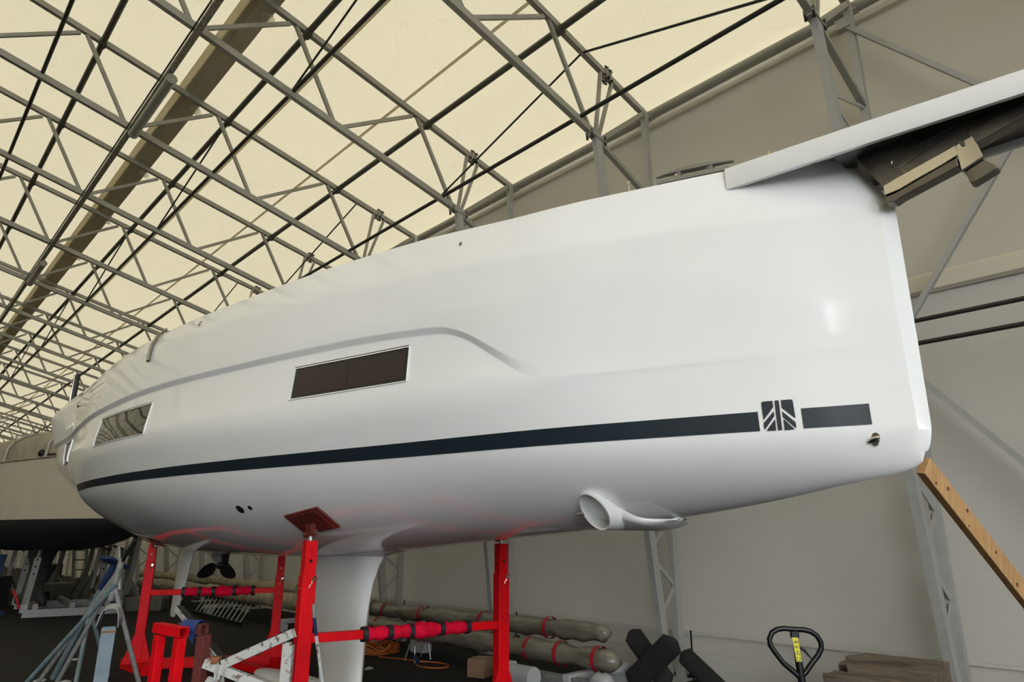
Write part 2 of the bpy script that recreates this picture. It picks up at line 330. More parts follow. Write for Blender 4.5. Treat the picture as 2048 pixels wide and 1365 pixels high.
# --- the trusses
TOPN = [5.42, 3.23, 1.11, -1.0]; BOTN = [6.32, 4.07, 1.96, -.17]
def INX(z): return 6.4 + (6.92 - z) * .9 / 6.56
def make_truss(detail=True):
    y = 0
    t = thing('roof_truss', 'x', 'truss', (0, 0, 0))
    F = .075
    mb = MB(); mb.bar((7.6, y, UZ(7.6)), (RIDGE, y, UZ(RIDGE)), F, .09); mb.bar((RIDGE, y, UZ(RIDGE)), (2 * RIDGE - 7.6, y, UZ(7.6)), F, .09); mb.build('upper_chord', 'steel', t)
    mb = MB(); mb.bar((6.42, y, LZ(6.42)), (RIDGE, y, LZ(RIDGE)), F, .10); mb.bar((RIDGE, y, LZ(RIDGE)), (2 * RIDGE - 6.42, y, LZ(6.42)), F, .10); mb.build('lower_chord', 'steel', t)
    mb = MB(); mb.bar((7.6, y, 0), (7.6, y, UZ(7.6) + .04), .08, .10); mb.build('outer_column', 'steel_light', t)
    mb = MB(); mb.bar((INX(0), y, 0), (6.40, y, 6.95), .08, .12); mb.build('inner_column', 'steel_light', t)
    segs = []
    for i in range(4):
        segs.append(((BOTN[i] - .05, LZ(BOTN[i]) + .0), (TOPN[i] + .05, UZ(TOPN[i]) - .06)))
        if i < 3: segs.append(((TOPN[i] - .05, UZ(TOPN[i]) - .07), (BOTN[i + 1] + .06, LZ(BOTN[i + 1]) + .02)))
    knee = [((6.38, LZ(6.38)), (6.56, UZ(6.56)), .045), ((6.44, LZ(6.44)), (6.82, UZ(6.82)), .045), ((6.46, LZ(6.46) - .02), (7.52, UZ(7.52) - .06), .07), ((6.42, 6.92), (7.56, 6.46), .07)]
    lac = []
    zo = [6.45, 5.68, 4.92, 4.15, 3.39, 2.63, 1.87, 1.06]
    for i, z in enumerate(zo):
        if i > 0: lac.append(((INX(z + .34), z + .34), (7.57, z + .02)))
        lac.append(((7.57, z - .02), (INX(z - .36), z - .36)))
    if detail:
        for a, b in segs:
            mb = MB(); mb.bar((a[0], y, a[1]), (b[0], y, b[1]), .045, .055); mb.build('web_brace', 'steel', t)
        for a, b, w in knee:
            mb = MB(); mb.bar((a[0], y, a[1]), (b[0], y, b[1]), w, w); mb.build('knee_brace', 'steel', t)
        for a, b in lac:
            mb = MB(); mb.bar((a[0], y, a[1]), (b[0], y, b[1]), .012, .05); mb.build('column_lacing', 'steel_light', t)
        # splice flanges on the upper chord and bolted knee plate
        u = Vector((1, 0, -.232)).normalized()
        pl = MB()
        for xx in (6.64, 6.72): pl.bar((xx, y - .07, UZ(xx)), (xx, y + .07, UZ(xx)), .02, .2, side=tuple(u))
        fl = pl.build('splice_flange', 'steel', t)
        for dy in (-.055, .055):
            for dz in (-.07, .07):
                b_ = MB(); b_.tube([V(6.60, y + dy, UZ(6.6) + dz), V(6.76, y + dy, UZ(6.76) + dz)], .016, 6); b_.build('bolt', 'bolt', fl)
        kp = MB(); kp.box((6.40, y, 6.93), (.34, .11, .022), ry=math.radians(8)); kp.box((6.26, y, 6.955), (.022, .12, .09)); kp.box((6.54, y, 6.935), (.022, .12, .09))
        kpo = kp.build('knee_plate', 'steel', t)
        for dx in (-.14, .14):
            for dy in (-.045, .045):
                b_ = MB(); b_.tube([V(6.40 + dx, y + dy, 6.87), V(6.40 + dx, y + dy, 7.0)], .018, 6); b_.build('bolt', 'bolt', kpo)
        cp = MB(); cp.box((7.70, y - .0, UZ(7.6) - .05), (.12, .16, .02)); cp.box((7.68, y + .05, UZ(7.6) - .0), (.1, .012, .14)); cp.build('eave_bracket', 'steel_light', t)
        for x in (5.69, 3.46, 1.38):
            c_ = MB(); c_.tube([V(x, y - .05, UZ(x) - .02), V(x, y + .05, UZ(x) - .02)], .062, 8); c_.box((x, y, UZ(x) - .06), (.10, .14, .03)); c_.build('purlin_clamp', 'darksteel', t)
        bp = MB(); bp.box((7.4, y, .012), (.62, .26, .024)); bpo = bp.build('base_plate', 'steel_light', t)
        for dx in (-.22, .22):
            for dy in (-.09, .09):
                b_ = MB(); b_.tube([V(7.4 + dx, y + dy, .0), V(7.4 + dx, y + dy, .06)], .014, 6); b_.build('bolt', 'bolt', bpo)
    else:
        mb = MB()
        for a, b in segs: mb.bar((a[0], y, a[1]), (b[0], y, b[1]), .045, .055)
        for a, b, w in knee: mb.bar((a[0], y, a[1]), (b[0], y, b[1]), w, w)
        mb.build('web_bracing', 'steel', t)
        mb = MB()
        for a, b in lac: mb.bar((a[0], y, a[1]), (b[0], y, b[1]), .012, .05)
        mb.build('column_lacing', 'steel_light', t)
    # the half beyond the ridge, never in view from here except in reflections
    mb = MB()
    for a, b in segs: mb.bar((2 * RIDGE - a[0], y, a[1]), (2 * RIDGE - b[0], y, b[1]), .045, .055)
    mb.bar((2 * RIDGE - 7.6, y, 0), (2 * RIDGE - 7.6, y, UZ(7.6)), .08, .1); mb.bar((2 * RIDGE - INX(0), y, 0), (2 * RIDGE - 6.4, y, 6.95), .08, .12)
    for a, b in lac: mb.bar((2 * RIDGE - a[0], y, a[1]), (2 * RIDGE - b[0], y, b[1]), .02, .05)
    mb.build('far_side_frame', 'steel', t)
    return t
near_labels = ['grey steel truss nearest the camera, its column just left of the bowsprit', 'grey steel truss whose knee joint stands above the mooring cleat',
    'grey steel truss third from the camera, its knee above the drain fitting', 'grey steel truss fourth from the camera, its eave above the sheer',
    'grey steel truss fifth from the camera', 'grey steel truss sixth from the camera', 'grey steel truss seventh from the camera', 'grey steel truss eighth from the camera']
tA = make_truss(True); tB = make_truss(False)
tA.location = (0, TY(0), 0); tA['label'] = near_labels[0]; tA['group'] = 'roof trusses along the hall'; tB['group'] = 'roof trusses along the hall'
for k in range(1, 8): copy_tree(tA, (0, TY(k), 0), near_labels[k])
tB.location = (0, TY(8), 0); tB['label'] = 'distant grey steel truss in the dense row at the far end of the hall'
for k in list(range(9, 21)): copy_tree(tB, (0, TY(k), 0))
o_ = copy_tree(tB, (0, TY(-1), 0), 'grey steel truss beside the photographer, outside the picture')
o_ = copy_tree(tB, (0, TY(-2), 0), 'grey steel truss behind the photographer, outside the picture')
# white translucent ovals standing in for daylight through holes in the brown strip
for k in range(1, 9):
    mb = MB(); pts = []
    for i in range(16):
        a = 2 * math.pi * i / 16; pts.append(V(2.98 + .10 * math.cos(a) + .02 * math.sin(a), TY(k) + .33 + .13 * math.sin(a), RZ(2.98) - .115 - .232 * .10 * math.cos(a)))
    mb.prism(pts, (0, 0, -.006)); tag(mb.build('roof_lightspot', 'lightspot'), 'white oval flap standing for daylight through the roof strip, %s truss from the camera' % ('second', 'third', 'fourth', 'fifth', 'sixth', 'seventh', 'eighth', 'ninth')[k - 1], 'lightspot', 'white ovals standing for daylight on the roof strip')
# crossed tie bars of the wall bay right of the bow
ties = [((7.55, T0 + .06, 7.62), (7.55, T0 - BAY, 3.62), 'grey wall brace sloping down from the eave bracket above the bowsprit'),
        ((7.55, T0 - BAY, 7.75), (7.55, T0, 3.68), 'grey wall brace passing behind the anchor bracket down towards the stem'),
        ((7.55, T0, 3.28), (7.55, T0 - 2.5, .1), 'grey wall brace sloping down right from the stem above the plank')]
for a, b, lb in ties:
    t = thing('wall_brace', lb, 'brace', a, 'tie bars on the right wall')
    mb = MB(); mb.bar(a, b, .055, .06); mb.build('tie_bar', 'steel_light', t)
    mb = MB(); mb.box(a, (.10, .16, .14)); mb.build('end_bracket', 'steel_light', t)
for z, lb in ((3.60, 'upper of two black pipes on the right wall'), (3.38, 'lower of two black pipes on the right wall')):
    mb = MB(); mb.tube([V(6.93, T0 - .02, z), V(6.93, T0 - BAY, z)], .022, 10); tag(mb.build('wall_pipe', 'cable', smooth=40), lb, 'pipe', 'black pipes on the right wall')
# tent stakes at the wall foot
for i, (x, y) in enumerate(((7.66, 4.93), (7.66, 8.0), (7.66, 11.0), (7.66, 14.1))):
    t = thing('tent_stake', 'black stake with box standing on the wall foot' + [' right of the black bags', ' behind the rightmost red post', ' left of the keel', ' behind the ladder'][i], 'stake', (x, y, 0))
    mb = MB(); mb.tube([V(x, y, 0), V(x, y, .55)], .012, 6); mb.build('rod', 'blackpaint', t)
    mb = MB(); mb.box((x, y, .12), (.07, .07, .18)); mb.build('anchor_box', 'blackpaint', t)

# ------------------------------------------------------------------ the white yacht (bow towards the camera side, starboard side seen)
CX=3.75
def tab(xs,ys):
    n=len(xs); h=[xs[i+1]-xs[i] for i in range(n-1)]; d=[(ys[i+1]-ys[i])/h[i] for i in range(n-1)]
    m=[d[0]]+[0.0]*(n-2)+[d[-1]]
    for i in range(1,n-1):
        if d[i-1]*d[i]>0:
            w1=2*h[i]+h[i-1]; w2=h[i]+2*h[i-1]; m[i]=(w1+w2)/(w1/d[i-1]+w2/d[i])
    def f(x):
        if x<=xs[0]: return ys[0]
        if x>=xs[-1]: return ys[-1]
        i=0
        while x>xs[i+1]: i+=1
        t=(x-xs[i])/h[i]; t2=t*t; t3=t2*t
        return (2*t3-3*t2+1)*ys[i]+(t3-2*t2+t)*h[i]*m[i]+(-2*t3+3*t2)*ys[i+1]+(t3-t2)*h[i]*m[i+1]
    return f
def sst(a,b,x):
    t=min(1,max(0,(x-a)/(b-a))); return t*t*(3-2*t)
f_hw=tab([1.0,1.19,1.49,1.70,2.12,2.92,4.18,5.78,6.97,8.24,9.08,9.9,11.0,11.7,11.9],
         [.05,.115,.235,.315,.47,.75,1.06,1.47,1.71,1.85,1.88,1.84,1.60,1.46,1.41])
f_zk=tab([1.0,1.03,1.15,1.39,1.87,2.38,3.2,4.19,5.63,7.28,9.04,10.1,11.0,11.9],
         [2.05,1.97,1.925,1.885,1.805,1.74,1.665,1.60,1.50,1.425,1.42,1.455,1.56,1.76])
f_zK=tab([1.0,1.5,2.4,2.9,3.5,4.2,5.9,7.4,8.8,9.9,11.0,11.9],[3.345,3.365,3.405,3.412,3.455,3.50,3.553,3.548,3.513,3.50,3.44,3.34])
f_zS=tab([1.0,1.7,2.9,4.0,4.6,5.75,7.3,8.9,10,11,11.9],[3.75,3.757,3.757,3.809,3.815,3.788,3.743,3.684,3.66,3.60,3.43])
f_zG=tab([2.75,2.95,3.2,3.42,3.6,3.9,4.5,7,9,11.9],[2.645,2.69,2.84,2.975,3.035,3.06,3.085,3.09,3.04,2.93])
f_zC=tab([1,3,5,8,11.9],[2.54,2.545,2.52,2.56,2.6])
def flare(Y): return .02+.11*min(1,max(0,(Y-1)/1.6))-.085*sst(3.8,7,Y)+.52*sst(9.8,12.3,Y)
def section(Y):
    """starboard half section at station Y as (half breadth, z), keel to sheer"""
    hw=f_hw(Y); zk=f_zk(Y); zK=f_zK(Y); zS=f_zS(Y); zG=f_zG(Y); zC=f_zC(Y)
    z1=2.27; z2=2.16+.03*min(1,max(0,(Y-1)/8)); z2=max(z2,zk+.02)
    hK=hw+flare(Y); lin=hw+(hK-hw)*(zC-z1)/(zK-z1)
    w=sst(1.8,4.2,Y); hC=lin*(1-w)+(hw+.130+.22*sst(9.8,12.3,Y))*w
    h2=max(.01,hw-(hC-hw)*(z1-z2)/(zC-z1))
    tn=(hC-hw)/(zC-z1)
    L=(.42-.12*sst(6,10,Y))*(z2-zk); vee=sst(6,1.2,Y) if False else 1-sst(1.2,5.5,Y)
    P=[(0,zk),(h2*(.62-.25*vee-.14*sst(6,10,Y)),zk+(z2-zk)*.10*(1+2*vee)*0+ (z2-zk)*.06*vee),(h2-tn*L,z2-L),(h2,z2)]
    pts=[]
    N=14
    for i in range(N):
        t=i/N; a=(1-t)**3;b=3*(1-t)**2*t;c=3*(1-t)*t*t;e=t**3
        pts.append((a*P[0][0]+b*P[1][0]+c*P[2][0]+e*P[3][0],a*P[0][1]+b*P[1][1]+c*P[2][1]+e*P[3][1]))
    pts.append((h2,z2)); pts.append((hw,z1))
    d=.036*sst(2.75,3.3,Y)
    gth=.043+.03*(1-sst(2.95,3.6,Y))
    hGt=hC+(hK-hC)*(zG-zC)/(zK-zC)+.006*sst(2.9,3.4,Y)
    Gt=(hGt,zG); Gb=(hGt-d,zG-gth); Cp=(hC,zC); Kp=(hK,zK); Sp=(hK-.09*min(1,.35+(Y-1)/2.5),zS)
    if Sp[0]<.02: Sp=(.02,zS)
    def fil(A,B,C,r,n=5):
        def to(B,A,r):
            l=math.hypot(A[0]-B[0],A[1]-B[1]); k=min(r/l,.45); return (B[0]+(A[0]-B[0])*k,B[1]+(A[1]-B[1])*k)
        a=to(B,A,r); c=to(B,C,r); o=[]
        for i in range(n):
            t=i/(n-1); o.append(((1-t)**2*a[0]+2*(1-t)*t*B[0]+t*t*c[0],(1-t)**2*a[1]+2*(1-t)*t*B[1]+t*t*c[1]))
        return o
    pts+=fil((hw,z1),Cp,Gb,.13)
    pts+=fil(Cp,Gb,Gt,.008,3)+fil(Gb,Gt,Kp,.008,3)
    pts+=fil(Gt,Kp,Sp,.02+.03*sst(1,5,Y))
    pts+=fil(Kp,Sp,(Sp[0]-.06,zS+.02),.012,3)+[(Sp[0]-.06,zS+.02)]
    return pts
ROW=dict(k=0,W2=14,W1=15,C=18,Gb=22,Gt=25,K=29,S=33)
YS=[1.01,1.03,1.06,1.1,1.15,1.22,1.3]+[1.4+.1*i for i in range(15)]+[2.85+.06*i for i in range(20)]+[4.1+.2*i for i in range(29)]+[9.9+.15*i for i in range(12)]+[11.6,11.68,11.75,11.8,11.84,11.87,11.89,11.9]

YB = thing('sailing_yacht', 'large white sailing yacht hull propped on a red cradle, bow at the right', 'boat', (CX, 6.4, 0))
def warp(Y, h, z):
    if z > 3.3: Y = Y + .5 * max(0, z - 3.345) * math.exp(-(Y - 1) / .35)
    return Y
def hull_mesh():
    rows = []
    for Y in YS:
        s = section(Y); rows.append([(h, warp(Y, h, z), z) for h, z in s])
    mb = MB(); bm = mb.bm
    n = len(rows[0])
    st = [[bm.verts.new((CX - h, y, z)) for (h, y, z) in r] for r in rows]
    pt = [[st[i][0] if j == 0 else bm.verts.new((CX + h, y, z)) for j, (h, y, z) in enumerate(r)] for i, r in enumerate(rows)]
    for i in range(len(rows) - 1):
        for j in range(n - 1):
            bm.faces.new((st[i][j], st[i][j + 1], st[i + 1][j + 1], st[i + 1][j]))
            bm.faces.new((pt[i][j + 1], pt[i][j], pt[i + 1][j], pt[i + 1][j + 1]))
    # flat faceted stem
    cl = []
    for j in range(n):
        h, y, z = rows[0][j]; yy = warp(1.01, 0, z) - .008 - min(h, .07) * .75
        cl.append(bm.verts.new((CX, yy, z)) if j else st[0][0])
    for j in range(n - 1):
        try:
            if j == 0:
                bm.faces.new((cl[0], cl[1], st[0][1])); bm.faces.new((cl[0], pt[0][1], cl[1]))
            else:
                bm.faces.new((cl[j], cl[j + 1], st[0][j + 1], st[0][j])); bm.faces.new((cl[j + 1], cl[j], pt[0][j], pt[0][j + 1]))
        except ValueError: pass
    # transom
    L = len(rows) - 1
    for j in range(1, n - 1): bm.faces.new((st[L][j], st[L][j + 1], pt[L][j + 1], pt[L][j]))
    bm.faces.new((st[L][0], st[L][1], pt[L][1]))
    return mb, [r[-1] for r in rows]
mb, edge = hull_mesh()
bmesh.ops.recalc_face_normals(mb.bm, faces=mb.bm.faces)
bvh = BVHTree.FromBMesh(mb.bm)
hull = mb.build('hull', 'gel', YB, smooth=26)
def onhull(Y, z, off=.0):
    """point and outward normal on the starboard skin at station Y, height z"""
    loc, nor, i, d = bvh.ray_cast(Vector((CX - 4, Y, z)), Vector((1, 0, 0)))
    if nor.x > 0: nor = -nor
    return loc + nor * off, nor
# deck with camber
mb = MB(); R = []
for (h, y, z) in edge: R.append([V(CX - h + 2 * h * j / 10, y, z + .05 * min(1, h) * (1 - (j / 5 - 1) ** 2)) for j in range(11)])
mb.grid(R); mb.build('deck', 'gel2', YB, smooth=50)
# toe rail, coachroof, cockpit coamings (only their edges reach above the sheer)
mb = MB(); cr = []
for y, h, zt in ((3.4, .25, .02), (4.0, .7, .14), (5.2, .95, .22), (6.8, 1.1, .26), (7.8, 1.15, .28), (8.1, 1.15, .27), (8.15, 1.1, .02)):
    zb = f_zS(y) + .02; cr.append([V(CX - h, y, zb), V(CX - h + .12, y, zb + zt), V(CX, y, zb + zt + .05), V(CX + h - .12, y, zb + zt), V(CX + h, y, zb)])
mb.grid(cr); mb.build('coachroof', 'gel2', YB, smooth=40)
for s in (-1, 1):
    mb = MB(); mb.hexa([V(CX + s * 1.62, 9.9, 3.56), V(CX + s * 1.30, 9.9, 3.56), V(CX + s * 1.30, 10.5, 3.54), V(CX + s * 1.66, 10.5, 3.54)],
                       [V(CX + s * 1.58, 10.0, 3.84), V(CX + s * 1.36, 10.0, 3.84), V(CX + s * 1.36, 10.45, 3.80), V(CX + s * 1.60, 10.45, 3.80)])
    mb.build('cockpit_coaming', 'gel2', YB, bevel=.02)
def decal(name, quadYZ, m, off=.003, parent=None, nu=24, nv=3):
    """thin sheet following the hull: quadYZ corners a,b,c,d in (Y, z): a->b top edge, d->c bottom edge"""
    a, b, c, d = quadYZ; rows = []
    for j in range(nv + 1):
        r = []
        for i in range(nu + 1):
            u = i / nu; v = j / nv
            y = (a[0] * (1 - u) + b[0] * u) * (1 - v) + (d[0] * (1 - u) + c[0] * u) * v
            z = (a[1] * (1 - u) + b[1] * u) * (1 - v) + (d[1] * (1 - u) + c[1] * u) * v
            r.append(onhull(y, z, off)[0])
        rows.append(r)
    mb = MB(); mb.grid(rows); return mb.build(name, m, parent or YB, smooth=60)
def zw1(y): return 2.27
def zw2(y): return 2.163 + .03 * min(1, max(0, (y - 1) / 8))
def stripe(y0, y1, n):
    rows = []
    for i in range(n + 1):
        y = y0 + (y1 - y0) * i / n; z1_, z2_ = zw1(y), zw2(y)
        rows.append([onhull(y, z2_ + (z1_ - z2_) * j / 4, .004)[0] for j in range(5)])
    mb = MB(); mb.grid(rows); return mb.build('boot_stripe', 'navy', YB, smooth=60)
stripe(1.195, 1.492, 10); stripe(1.695, 10.0, 150)
# the emblem in the stripe: vinyl pieces with white gaps, rounded upper corners
EM = [[(1.664, 2.3225), (1.618, 2.3225), (1.618, 2.288), (1.672, 2.222), (1.672, 2.312), (1.6705, 2.319)],
      [(1.619, 2.266), (1.6185, 2.240), (1.671, 2.172), (1.674, 2.176), (1.673, 2.207)],
      [(1.617, 2.224), (1.6195, 2.163), (1.665, 2.164)],
      [(1.608, 2.3225), (1.5885, 2.3225), (1.5905, 2.163), (1.6105, 2.163)],
      [(1.578, 2.3225), (1.534, 2.3225), (1.5265, 2.320), (1.524, 2.312), (1.523, 2.221), (1.579, 2.282)],
      [(1.580, 2.263), (1.525, 2.200), (1.5245, 2.174), (1.528, 2.170), (1.579, 2.231)],
      [(1.578, 2.221), (1.533, 2.163), (1.579, 2.162)]]
mb = MB()
for poly in EM: mb.quad([onhull(y, z, .005)[0] for y, z in poly])
mb.build('hull_emblem', 'navy', YB)
# hull windows: recessed look from a white raised rim, black border, dark pane
def window(y0, y1, z0, z1, pane_m, blinds=False):
    dz = .0
    o = MB(); out = [(y1 + .022, z1 + .012), (y0 - .004, z1 + .010), (y0 - .004, z0 - .006), (y1 + .020, z0 - .008)]; inn = [(y1, z1), (y0, z1), (y0, z0), (y1, z0)]
    def ring(c, off, n=10):
        pts = []
        for i in range(4):
            a, b = c[i], c[(i + 1) % 4]
            for k in range(n): u = k / n; pts.append(onhull(a[0] + (b[0] - a[0]) * u, a[1] + (b[1] - a[1]) * u, off)[0])
        return pts
    o.grid([ring(out, .0005), ring(out, .011), ring(inn, .011), ring(inn, .002)], wrap=True)
    w = o.build('hull_window', 'gel', YB, smooth=30)
    decal('window_border', [(y1, z1), (y0, z1), (y0, z0), (y1, z0)], 'blackrim' if blinds else 'glass', .003, w, 12, 3)
    if blinds:
        b = .022; ym = (y0 + y1) / 2
        decal('window_blind', [(y1 - .05, z1 - b * 1.6), (ym + .003, z1 - b * 1.6), (ym + .003, z0 + b), (y1 - .05, z0 + b)], pane_m, .0045, w, 8, 3)
        decal('window_blind', [(ym - .003, z1 - b * 1.6), (y0 + .03, z1 - b * 1.6), (y0 + .03, z0 + b), (ym - .003, z0 + b)], pane_m, .0045, w, 8, 3)
    r = MB()
    r.tube([onhull(y1 + (y0 - y1) * k / 12, z1 + .013, .012)[0] for k in range(13)], .003, 6); r.build('window_seal', 'blackrim', w)
    return w
window(3.885, 5.062, 2.688, 2.938, 'curtain', True)
window(7.26, 8.67, 2.612, 2.912, 'glass'); window(10.55, 11.08, 2.61, 2.885, 'glass')
# keel, fairing and bulb
def foil_ring(ya, yb, th, z, n=24):
    """y from leading ya to trailing yb"""
    pts = []
    for i in range(n):
        a = 2 * math.pi * i / n; u = .5 - .5 * math.cos(a)
        t = th * (math.sqrt(max(0, u)) * 1.5 * (1 - u) + .03 * (1 - u) + .0)
        t = th * 2.6 * (.2969 * math.sqrt(u) - .126 * u - .3516 * u * u + .2843 * u ** 3 - .1036 * u ** 4) / .52 * 1.9
        pts.append(V(CX + (1 if math.sin(a) >= 0 else -1) * max(t, .002) * (1 if i not in (0, n // 2) else 0), ya + (yb - ya) * u, z))
    return pts
mb = MB()
lv = [(1.80, 3.8, 8.1, .75), (1.70, 4.25, 7.75, .60), (1.62, 4.75, 7.5, .42), (1.54, 5.22, 7.35, .27), (1.49, 5.58, 7.24, .16), (1.455, 5.75, 7.2, .115)]
mb.grid([foil_ring(a, b, t, z) for z, a, b, t in lv], wrap=True); mb.build('keel_stub', 'gel2', YB, smooth=50)
mb = MB()
lv = [(1.453, 5.76, 7.19, .105), (1.36, 5.84, 7.175, .098), (1.2, 5.925, 7.15, .09), (1.0, 5.985, 7.10, .085), (.7, 6.02, 7.0, .08), (.35, 6.04, 6.86, .075), (.12, 6.05, 6.8, .07)]
mb.grid([foil_ring(a, b, t, z) for z, a, b, t in lv], wrap=True); mb.build('keel_fin', 'gel2', YB, smooth=50)
mb = MB(); rings = []
for i in range(17):
    u = i / 16; y = 6.0 + 2.35 * u; r = .15 * math.sqrt(max(0, 1 - abs(2 * (u ** .8) - 1) ** 2.4)) + .003
    rings.append([V(CX + r * 1.15 * math.cos(2 * math.pi * k / 18), y, .135 + r * .85 * math.sin(2 * math.pi * k / 18) * (.75 if math.sin(2 * math.pi * k / 18) > 0 else 1)) for k in range(18)])
mb.grid(rings, wrap=True); mb.build('keel_bulb', 'gel2', YB, smooth=50)
# rudder, saildrive
mb = MB(); mb.grid([foil_ring(a, b, t, z) for z, a, b, t in ((1.62, 10.82, 11.45, .055), (1.3, 10.93, 11.49, .05), (.9, 11.10, 11.53, .045), (.56, 11.26, 11.55, .035), (.50, 11.34, 11.52, .02))], wrap=True)
mb.build('rudder', 'gel2', YB, smooth=50)
mb = MB(); mb.grid([foil_ring(a, b, t, z, 16) for z, a, b, t in ((1.48, 9.50, 9.84, .055), (1.40, 9.54, 9.80, .03), (1.27, 9.56, 9.74, .026), (1.21, 9.58, 9.72, .015))], wrap=True)
sd = mb.build('saildrive_leg', 'prop', YB, smooth=50)
mb = MB(); mb.tube([V(CX, 9.5, 1.27), V(CX, 9.58, 1.27), V(CX, 9.80, 1.27), V(CX, 9.90, 1.27)], [.02, .05, .05, .03], 12); hubm = mb.build('propeller_hub', 'prop', sd, smooth=40)
for ang in (math.radians(205), math.radians(330), math.radians(-275)):
    mb = MB(); pts = []
    ax = Vector((math.cos(ang), 0, math.sin(ang))); side = Vector((-math.sin(ang) * .8, .55, math.cos(ang) * .8))
    c0 = V(CX, 9.86, 1.27)
    for i in range(20):
        a = 2 * math.pi * i / 20; pts.append(c0 + ax * (  .165 + .13 * math.cos(a)) + side * .10 * math.sin(a) * (1.15 - .25 * math.cos(a)))
    mb.prism(pts, (0, .012, 0)); mb.build('propeller_blade', 'prop', sd)
# bow thruster tunnel, swung down under the forefoot, ends cut along the V of the hull
mb = MB(); TYc, TZc, TRd = 2.79, 1.775, .112
outer, inner = [], []
for i in range(40):
    a = 2 * math.pi * i / 40; dy = math.cos(a); dz = math.sin(a)
    def ring_x(sx): return CX + sx * (.31 + (dz + 1) * .085 + .01 * (1 - dy))
    row = []
    for x, r in ((ring_x(-1), TRd), (CX - .12, TRd), (CX + .12, TRd), (ring_x(1), TRd), (ring_x(1), TRd - .012), (CX + .12, TRd - .012), (CX - .12, TRd - .012), (ring_x(-1), TRd - .012)):
        row.append(V(x, TYc + dy * r, TZc + dz * r))
    outer.append(row)
outer.append(outer[0])
bmx = mb; Rv = [[mb.bm.verts.new(p) for p in row] for row in outer[:-1]]
for i in range(40):
    for j in range(8): mb.bm.faces.new((Rv[i][j], Rv[(i + 1) % 40][j], Rv[(i + 1) % 40][(j + 1) % 8], Rv[i][(j + 1) % 8]))
th = mb.build('bow_thruster', 'gel2', YB, smooth=40)
# fairing shell ahead of the tunnel with a curved lip
mb = MB(); rws = []
for i in range(15):
    u = i / 14; y = TYc - .04 - .33 * u
    w = .25 * (1 - u ** 5) + .03; zb = TZc - TRd + .0 + .065 * u ** 4
    top = TZc + .065 - .115 * math.sin(min(1, u * 1.25) * math.pi / 2)
    rws.append([V(CX - w, y, top), V(CX - w * .93, y, (top + zb) / 2), V(CX - w * .62, y, zb + .008), V(CX, y, zb), V(CX + w * .62, y, zb + .008), V(CX + w * .93, y, (top + zb) / 2), V(CX + w, y, top)])
mb.grid(rws); o = mb.build('thruster_fairing', 'gel2', th, smooth=50)
sm = o.modifiers.new('solid', 'SOLIDIFY'); sm.thickness = .014
mb = MB(); mb.tube([V(CX - .385, TYc + .10, TZc - .01), V(CX - .41, TYc + .15, TZc - .012)], .009, 8); mb.build('hinge_pin', 'alu', th, smooth=40)
# through hulls, drains, exhaust
def disc(name, y, z, r, m, off=.003, ry=1.0, parent=None, n=18, thick=.004):
    c, nn = onhull(y, z, off); t1 = Vector((0, 1, 0)) - nn * nn.y; t1.normalize(); t2 = nn.cross(t1)
    mb = MB(); mb.prism([c + t1 * r * math.cos(2 * math.pi * i / n) + t2 * r * ry * math.sin(2 * math.pi * i / n) for i in range(n)], nn * thick); return mb.build(name, m, parent or YB)
def torus_on(name, y, z, r, t, m, parent=None):
    c, nn = onhull(y, z, t * .6); t1 = Vector((0, 1, 0)) - nn * nn.y; t1.normalize(); t2 = nn.cross(t1)
    mb = MB(); mb.tube([c + t1 * r * math.cos(2 * math.pi * i / 20) + t2 * r * math.sin(2 * math.pi * i / 20) for i in range(20)], t, 8, closed=True); return mb.build(name, m, parent or YB, smooth=60)
disc('through_hull', 6.166, 1.872, .045, 'blackrim'); disc('through_hull', 6.012, 1.88, .024, 'blackrim'); disc('through_hull', 10.35, 2.33, .05, 'blackrim')
for y, z, r in ((3.478, 3.654, .013), (6.67, 3.65, .022), (10.5, 3.36, .03)):
    f = torus_on('drain_fitting', y, z, r, r * .35, 'chrome'); disc('drain_hole', y, z, r * .75, 'blackrim', .002, parent=f)
# stainless bobstay fitting low on the bow
c, nn = onhull(1.197, 2.088, .0)
mb = MB(); t1 = Vector((0, 1, 0)); t2 = Vector((0, 0, 1)); sh = [(-.026, .022), (-.012, .034), (.01, .03), (.036, .008), (.030, -.004), (.0, -.034), (-.012, -.030), (-.022, -.008)]
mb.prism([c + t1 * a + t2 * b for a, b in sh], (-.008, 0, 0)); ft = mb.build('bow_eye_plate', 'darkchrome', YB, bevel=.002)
mb = MB(); mb.tube([c + V(-.014, -.026, .010), c + V(-.022, .0, .0), c + V(-.014, .024, -.012)], [.008, .014, .008], 12); mb.build('bow_eye', 'chrome', ft, smooth=60)
# deck hardware along the sheer
def on_edge(y, inboard=.03): s = section(y)[-1]; return V(CX - s[0] + inboard - .05, y, s[1])
for y, hgt in ((2.30, .062), (1.50, .06), (3.98, .05), (6.02, .05)):
    b = on_edge(y); mb = MB(); mb.tube([b - V(0, 0, .02), b + V(0, 0, hgt)], .007, 10); pn = mb.build('deck_pin', 'chrome', YB, smooth=40)
    mb = MB(); mb.tube([b + V(0, 0, hgt - .018), b + V(0, 0, hgt + .002)], .0105, 10); mb.build('pin_head', 'chrome', pn, smooth=40)
